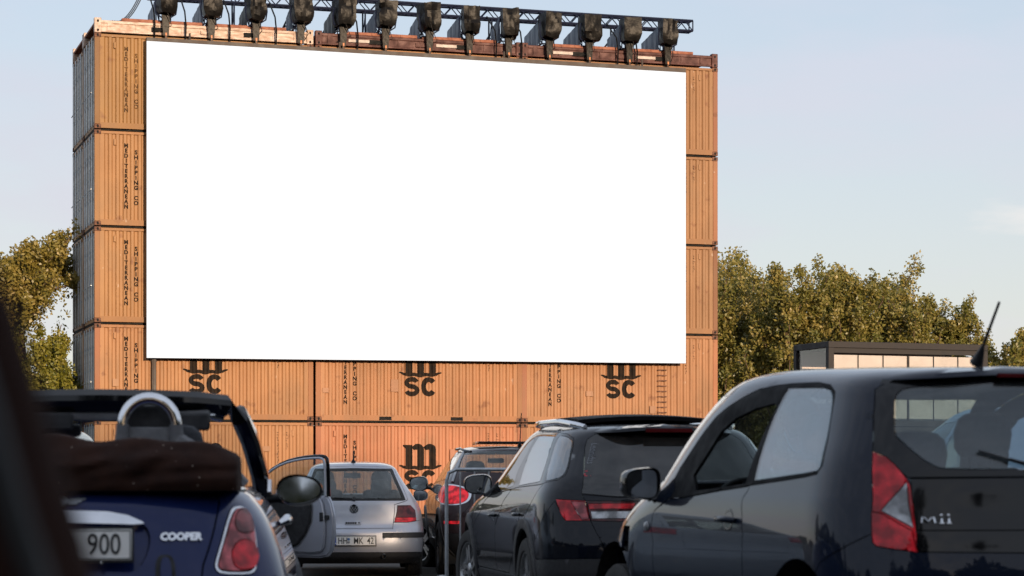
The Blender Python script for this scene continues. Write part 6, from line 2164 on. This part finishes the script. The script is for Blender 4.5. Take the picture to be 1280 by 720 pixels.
# ---- silver car with its door open, hidden behind the convertible
def plain_car(key, name, lab, paint_, wheel_r, group=None, skip_right_door=False):
    root, S = car_root(key, name, lab, 'car', group)
    z = S.fz(1.0)
    zb = .66 * z
    top = .935 * z
    F = [
        dict(n='tailgate', p=[(0, .95 * z), (.26, .945 * z), (.235, zb), (.17, zb - .05), (.16, .42 * z), (0, .42 * z)], mat=paint_, center=True),
        dict(n='rear_window', p=[(0, .925 * z), (.235, .915 * z), (.22, zb + .05), (0, zb + .03)], mat=G_CLEAR, center=True, th=.006),
        dict(n='tail_light', p=[(.19, zb - .02), (.27, zb - .01), (.28, zb - .20), (.18, zb - .20)], mat=M['red_lens'], off=.004, th=.03),
        dict(n='rear_bumper', p=[(0, .415 * z), (.30, .415 * z), (.36, .40 * z), (.36, .05), (0, .05)], mat=paint_, center=True),
        dict(n='side_window', p=[(1.0, zb + .05), (.95, top - .04), (1.6, top - .02), (1.6, zb + .03)], mode='S', mat=G_CLEAR, th=.006),
        dict(n='front_side_window', p=[(1.68, zb + .03), (1.68, top - .02), (1.95, top - .03), (2.52, zb + .05)], mode='S', mat=G_CLEAR, th=.006),
        WIND(zb + .07, top, .80),
        dict(n='front_arch', p=arch_pts(3.30, wheel_r + .03, wheel_r + .05, .05), mode='S', hole=True),
        dict(n='rear_arch', p=arch_pts(.78, wheel_r + .03, wheel_r + .05, .05), mode='S', hole=True),
    ]
    car_shell(root, S, F, paint_, M['grey_trim'], nu=48, nv=36)
    w = float(S.fw(.3))
    for xw in (3.30, .78):
        arch_liner(root, xw, wheel_r + .03, wheel_r + .05, w - .05)
        for sd in (1, -1): wheel(root, xw, sd * (w - .11), wheel_r, .195, sd, 0, 6, M['alloy'])
    underbody(root, S)
    interior(root, S, 1.9, .42, 2.6, .60, 1, True, .85, None, None)
    return root, S
base = {k: v for k, v in CARS['golf']['surf'].items()}
CARS['open_door'] = dict(loc=(-3.66, 23.6, -.10), head=1.5, surf=dict(base))
R1, S1 = plain_car('open_door', 'hatchback', 'silver car with its front door standing open beyond the blue convertible', P_SILVER, .31)
def open_door(root):
    e = empty('front_door', (2.78, -.86, 0), 0, root)
    # local x runs from the hinge to the lock edge, local z up, local y is the thickness (cabin side at -y)
    Mx = Matrix.Rotation(R(180 + 57), 4, 'Z')
    e.matrix_local = Matrix.Translation((2.78, -.86, .0)) @ Matrix.Rotation(R(180 + 58), 4, 'Z')
    skin = [(0, .30), (.86, .29), (.97, .31), (1.03, .38), (1.06, .55), (1.055, .76), (1.02, .90), (.97, .99), (0, .98)]
    def slab(poly, y0, y1, mat, name, b=0):
        m = MB(); m.prism(poly, y0, y1, 0, Matrix.Rotation(R(90), 4, 'X'))
        me = m.mesh(name, mat, 30)
        bm = bmesh.new(); bm.from_mesh(me)
        if b: bmesh.ops.bevel(bm, geom=[x for x in bm.edges if len(x.link_faces) == 2 and x.calc_face_angle(0) > .9], offset=b, segments=3, affect='EDGES')
        bmesh.ops.recalc_face_normals(bm, faces=list(bm.faces)); bm.to_mesh(me); bm.free()
        me.polygons.foreach_set('use_smooth', [True] * len(me.polygons)); me.set_sharp_from_angle(angle=R(35))
        return link_mesh(name, me, e)
    slab(skin, -.02, .05, P_SILVER, 'outer_skin', .02)
    inner = [(x * .955 + .005, z if z < .4 else z - .0) for x, z in [(0, .36), (.85, .345), (.95, .36), (.985, .42), (1.0, .56), (.995, .76), (.965, .90), (.93, .965), (0, .965)]]
    slab(inner, .05, .09, P_SILVER, 'inner_frame', .012)
    trim_ = [(0, .44), (.52, .40), (.62, .44), (.72, .56), (.79, .70), (.80, .86), (.78, .93), (0, .93)]
    slab(trim_, .09, .13, M['trim'], 'door_trim', .015)
    m = MB(); m.box(.10, .55, -.17, -.13, .66, .72, b=.015); m.build('armrest', M['trim'], e)
    m = MB(); m.box(.96, 1.0, -.085, -.052, .72, .77, b=.004); m.box(.90, .945, -.098, -.091, .70, .80); m.build('door_lock', M['black_plastic'], e)
    fr = [(.02, .97), (.04, 1.16), (.16, 1.27), (.36, 1.365), (.60, 1.415), (.86, 1.432), (.93, 1.42), (.955, 1.38), (.965, 1.2), (.97, .98)]
    m = MB(); m.tube([(x, -.015, z) for x, z in chaikin(fr, 1, False)], .020, 8, 0); m.build('window_frame', M['gloss_black'], e)
    m = MB(); m.tube([(x * .965 + .008, -.04, .98 + (z - .98) * .955) for x, z in chaikin(fr, 1, False)], .014, 8, 0); m.build('frame_lining', P_SILVER, e)
    m = MB(); m.add([(x * .97 + .01, -.02, .97 + (z - .97) * .97) for x, z in fr], [tuple(range(len(fr)))]); m.build('door_window', G_DUSTY, e)
    return e
open_door(R1)
CARS['pale'] = dict(loc=(4.55, 17.0, 0.0), head=14.0, surf=dict({k: v for k, v in CARS['suv']['surf'].items()}))
plain_car('pale', 'suv', 'pale blue grey tall car glimpsed through the rear window of the black hatchback', P_PALE, .34)
CARS['far_left'] = dict(loc=(-3.75, 16.2, 0.0), head=1.0, surf=dict(base, nodes=[(z * 1.045, w, a, b_) for z, w, a, b_ in base['nodes']]))
plain_car('far_left', 'hatchback', 'pale grey car glimpsed through the windscreen of the blue convertible', P_PALE, .32)

# ---- the dark pillar close to the lens
M['dark_brown'] = simple('dark_brown_trim', (0.032, 0.014, 0.010), 0.85, c2=(0.016, 0.008, 0.006), scale=4, spec=.08)
def near_pillar():
    root = empty('parked_car', (-.30, 1.0, 0))
    tag(root, 'dark brown car pillar very close and blurred along the lower left edge', 'car')
    edge = [(-420, -60), (-200, 200), (-70, 320), (0, 388), (30, 440), (46, 500), (63, 560), (86, 640), (113, 720), (150, 860), (190, 1000)]
    pts = []
    for k, (a, b_) in enumerate(edge):
        d = 1.0
        pts.append(Vector(((a - 640) / FOC * d - .055, 0, CAM_H + (598 - b_) / FOC * d)) - Vector((-.30, 0, 0)))
    m = MB(); m.tube(pts, .055, 20, 0); m.build('door_pillar', M['dark_brown'], root)
    m = MB(); m.tube([p + Vector((.040, -.040, 0)) for p in pts], .007, 8, 0); m.build('pillar_seal', M['seal'], root)
    lo = pts[-1]
    m = MB(); m.box(lo.x - .55, lo.x + .06, -.06, .10, lo.z - .62, lo.z + .02, b=.03); m.build('door', M['dark_brown'], root)
    hi = pts[0]
    m = MB(); m.box(hi.x - .75, hi.x + .06, -.08, .20, hi.z - .03, hi.z + .05, b=.02); m.build('roof_edge', M['dark_brown'], root)
    m = MB(); m.box(lo.x - .5, lo.x + .02, -.04, .3, .02 - 0, lo.z - .6, b=.02); m.build('sill', M['dark_brown'], root)
near_pillar()

# ---- crowd barrier
def barrier():
    root = empty('crowd_barrier', (-.585, 20.75, ground_z(0, 20.75)), R(-2))
    tag(root, 'galvanised steel crowd barrier in front of the brown SUV tail light', 'barrier')
    L_, H_ = 2.3, 1.22
    m = MB()
    m.tube([(0, 0, .02), (0, 0, H_ - .10), (.02, 0, H_ - .03), (.09, 0, H_), (L_ - .09, 0, H_), (L_ - .02, 0, H_ - .03), (L_, 0, H_ - .1), (L_, 0, .02)], .017, 10)
    m.tube([(0, 0, .20), (L_, 0, .20)], .014, 8)
    m.build('frame', M['steel'], root)
    x = .122
    while x < L_ - .05:
        b = MB(); b.tube([(x, 0, .20), (x, 0, H_)], .007, 8); b.build('bar', M['steel'], root); x += .128
    for xx in (.0, L_):
        f = MB(); f.tube([(xx, -.32, .02), (xx, .32, .02)], .018, 8); f.build('foot', M['steel'], root)
    b = MB(); b.box(-.085, .0, -.02, .02, .235, .275, b=.004); b.box(-.085, -.06, -.02, .02, .19, .275, b=.004); b.build('coupling_hook', M['steel'], root)
barrier()

# ---------------------------------------------------------------- person at the wheel of the black hatchback
M['skin'] = simple('skin', (0.46, 0.27, 0.19), 0.55, c2=(0.42, 0.23, 0.16), scale=20)
M['hair'] = simple('hair', (0.035, 0.022, 0.015), 0.6, scale=60, stretch=(1, 1, .2))
M['jacket'] = simple('jacket', (0.035, 0.04, 0.055), 0.85, scale=30, bmp=.3, bscale=90)
M['mask'] = simple('face_mask', (0.22, 0.45, 0.62), 0.8, scale=30)

def skinned(name, pts, edges, radii, mat, parent, root=0, levels=2):
    me = bpy.data.meshes.new(name)
    me.from_pydata(pts, edges, [])
    o = link_mesh(name, me, parent)
    me.materials.append(mat)
    sk = o.modifiers.new('skin', 'SKIN'); sk.use_smooth_shade = True
    lay = me.skin_vertices[0].data
    for i, r_ in enumerate(radii):
        lay[i].radius = (r_, r_) if not isinstance(r_, tuple) else r_
        lay[i].use_root = (i == root)
    sb = o.modifiers.new('sub', 'SUBSURF'); sb.levels = levels; sb.render_levels = levels
    return o

def head_mesh():
    bm = bmesh.new()
    bmesh.ops.create_uvsphere(bm, u_segments=40, v_segments=28, radius=1)
    for v in bm.verts:
        x, y, z = v.co                                   # x looks forward
        p = Vector((x * .098, y * .076, z * .118))
        if z < 0: p.y *= 1 - .22 * (-z); p.x *= 1 - .10 * (-z)
        if x > .2 and z < -.2: p.x += .012 * (-z)          # jaw
        g = lambda yy, zz, w, h: math.exp(-((y - yy) / w) ** 2 - ((z - zz) / h) ** 2)
        if x > 0:
            p.x += .026 * g(0, -.16, .13, .14) + .014 * g(0, .02, .10, .22)      # nose
            p.x -= .012 * (g(.36, .06, .16, .10) + g(-.36, .06, .16, .10))      # eye sockets
            p.x += .007 * (g(.36, .22, .26, .07) + g(-.36, .22, .26, .07))      # brows
            p.x += .007 * g(0, -.44, .26, .05) - .006 * g(0, -.485, .24, .025) + .007 * g(0, -.53, .22, .05)
            p.x += .010 * g(0, -.80, .3, .14)
        e = math.exp(-((x + .08) / .14) ** 2 - ((z + .05) / .20) ** 2)
        if abs(y) > .75: p.y += math.copysign(.018 * e, y)
        v.co = p
    me = bpy.data.meshes.new('head'); bm.to_mesh(me); bm.free()
    me.polygons.foreach_set('use_smooth', [True] * len(me.polygons))
    me.materials.append(M['skin'])
    return me

def hand(parent, pos, fwd, side):
    """palm, four bent fingers and a thumb closed round the wheel"""
    f = Vector(fwd).normalized(); s = Vector((0, side, 0)); s = (s - f * s.dot(f)).normalized(); d = f.cross(s) * side
    if d.z > 0: d = -d
    P = lambda a, b, c: tuple(Vector(pos) + f * a + s * b + d * c)
    pts = [P(0, 0, 0), P(.045, 0, .004), P(.085, 0, .008)]
    edges = [(0, 1), (1, 2)]; rad = [(.026, .018), (.034, .016), (.036, .014)]
    skinned('palm', pts, edges, rad, M['skin'], parent)
    for k, (b, l) in enumerate(((-.030, .068), (-.010, .078), (.011, .073), (.030, .058))):
        pts = [P(.075, b, .006), P(.092 + l * .40, b * 1.05, .014), P(.092 + l * .62, b * 1.05, .042), P(.092 + l * .40, b, .062)]
        skinned('finger', pts, [(0, 1), (1, 2), (2, 3)], [.0095, .009, .0085, .007], M['skin'], parent)
    pts = [P(.022, -.026, .006), P(.048, -.056, .016), P(.078, -.058, .034), P(.096, -.046, .048)]
    skinned('thumb', pts, [(0, 1), (1, 2), (2, 3)], [.012, .011, .0095, .008], M['skin'], parent)

def driver():
    root = empty('person', (0, 0, 0))
    root.matrix_world = HATCH.matrix_basis @ Matrix.Translation((1.70, .36, .52))
    tag(root, 'person with dark hair and light blue face mask sitting in the black hatchback', 'person')
    pts = [(0, 0, 0), (-.04, 0, .16), (-.08, 0, .32), (-.11, 0, .46), (-.105, 0, .56), (-.095, 0, .63),
           (-.11, .12, .475), (-.10, .20, .45), (.06, .255, .24), (.29, .20, .33),
           (-.11, -.12, .475), (-.10, -.20, .45), (.06, -.255, .24), (.29, -.20, .33),
           (.04, .10, -.01), (.44, .14, .10), (.66, .13, -.26), (.80, .13, -.29),
           (.04, -.10, -.01), (.44, -.14, .10), (.66, -.13, -.26), (.80, -.13, -.29)]
    edges = [(0, 1), (1, 2), (2, 3), (3, 4), (4, 5), (3, 6), (6, 7), (7, 8), (8, 9), (3, 10), (10, 11), (11, 12), (12, 13),
             (0, 14), (14, 15), (15, 16), (16, 17), (0, 18), (18, 19), (19, 20), (20, 21)]
    rad = [(.15, .13), (.15, .12), (.16, .12), (.13, .10), .058, .052, .085, .068, .050, .034, .085, .068, .050, .034,
           .10, .068, .046, .040, .10, .068, .046, .040]
    skinned('body', pts, edges, rad, M['jacket'], root)
    hd = link_mesh('head', head_mesh(), root, (-.075, 0, .715), (0, R(6), R(-4)))
    # hair: a cap grown over the back and top of the skull
    bm = bmesh.new(); bm.from_mesh(hd.data)
    dele = [v for v in bm.verts if (v.co.x > .035 and v.co.z < .075) or v.co.z < -.055 or (v.co.x > .0 and v.co.z < .02)]
    bmesh.ops.delete(bm, geom=dele, context='VERTS')
    rg = random.Random(3)
    for v in bm.verts: v.co = v.co * 1.085 + Vector((-.004, 0, .006)) + Vector((rg.uniform(-.003, .003), rg.uniform(-.003, .003), rg.uniform(-.003, .003)))
    me = bpy.data.meshes.new('hair'); bm.to_mesh(me); bm.free(); me.materials.clear(); me.materials.append(M['hair'])
    h = link_mesh('hair', me, hd); so = h.modifiers.new('thick', 'SOLIDIFY'); so.thickness = .012
    bm = bmesh.new(); bm.from_mesh(hd.data)
    dele = [v for v in bm.verts if not (v.co.x > .030 and -.100 < v.co.z < -.004)]
    bmesh.ops.delete(bm, geom=dele, context='VERTS')
    for v in bm.verts: v.co = Vector((v.co.x * 1.07 + .004, v.co.y * 1.06, v.co.z))
    me = bpy.data.meshes.new('face_mask'); bm.to_mesh(me); bm.free(); me.materials.clear(); me.materials.append(M['mask'])
    mk = link_mesh('face_mask', me, hd); so = mk.modifiers.new('thick', 'SOLIDIFY'); so.thickness = .003
    for sg in (1, -1):
        e = MB(); e.lathe([(.0005, .0115), (.006, .009), (.0115, .002), (.0116, 0)], 14, 0, Matrix.Translation((.078, sg * .029, .008)) @ Matrix.Rotation(R(90), 4, 'Y'))
        e.lathe([(.0005, .0125), (.0048, .0112), (.0052, .0100)], 12, 1, Matrix.Translation((.078, sg * .029, .008)) @ Matrix.Rotation(R(90), 4, 'Y'))
        e.build('eye', [M['plate'], M['hair']], hd)
    for sg in (1, -1):
        hn = empty('hand', (0, 0, 0), 0, root)
        hand(hn, (.29, sg * .20, .33), (.9, -sg * .12, .25), sg)
driver()
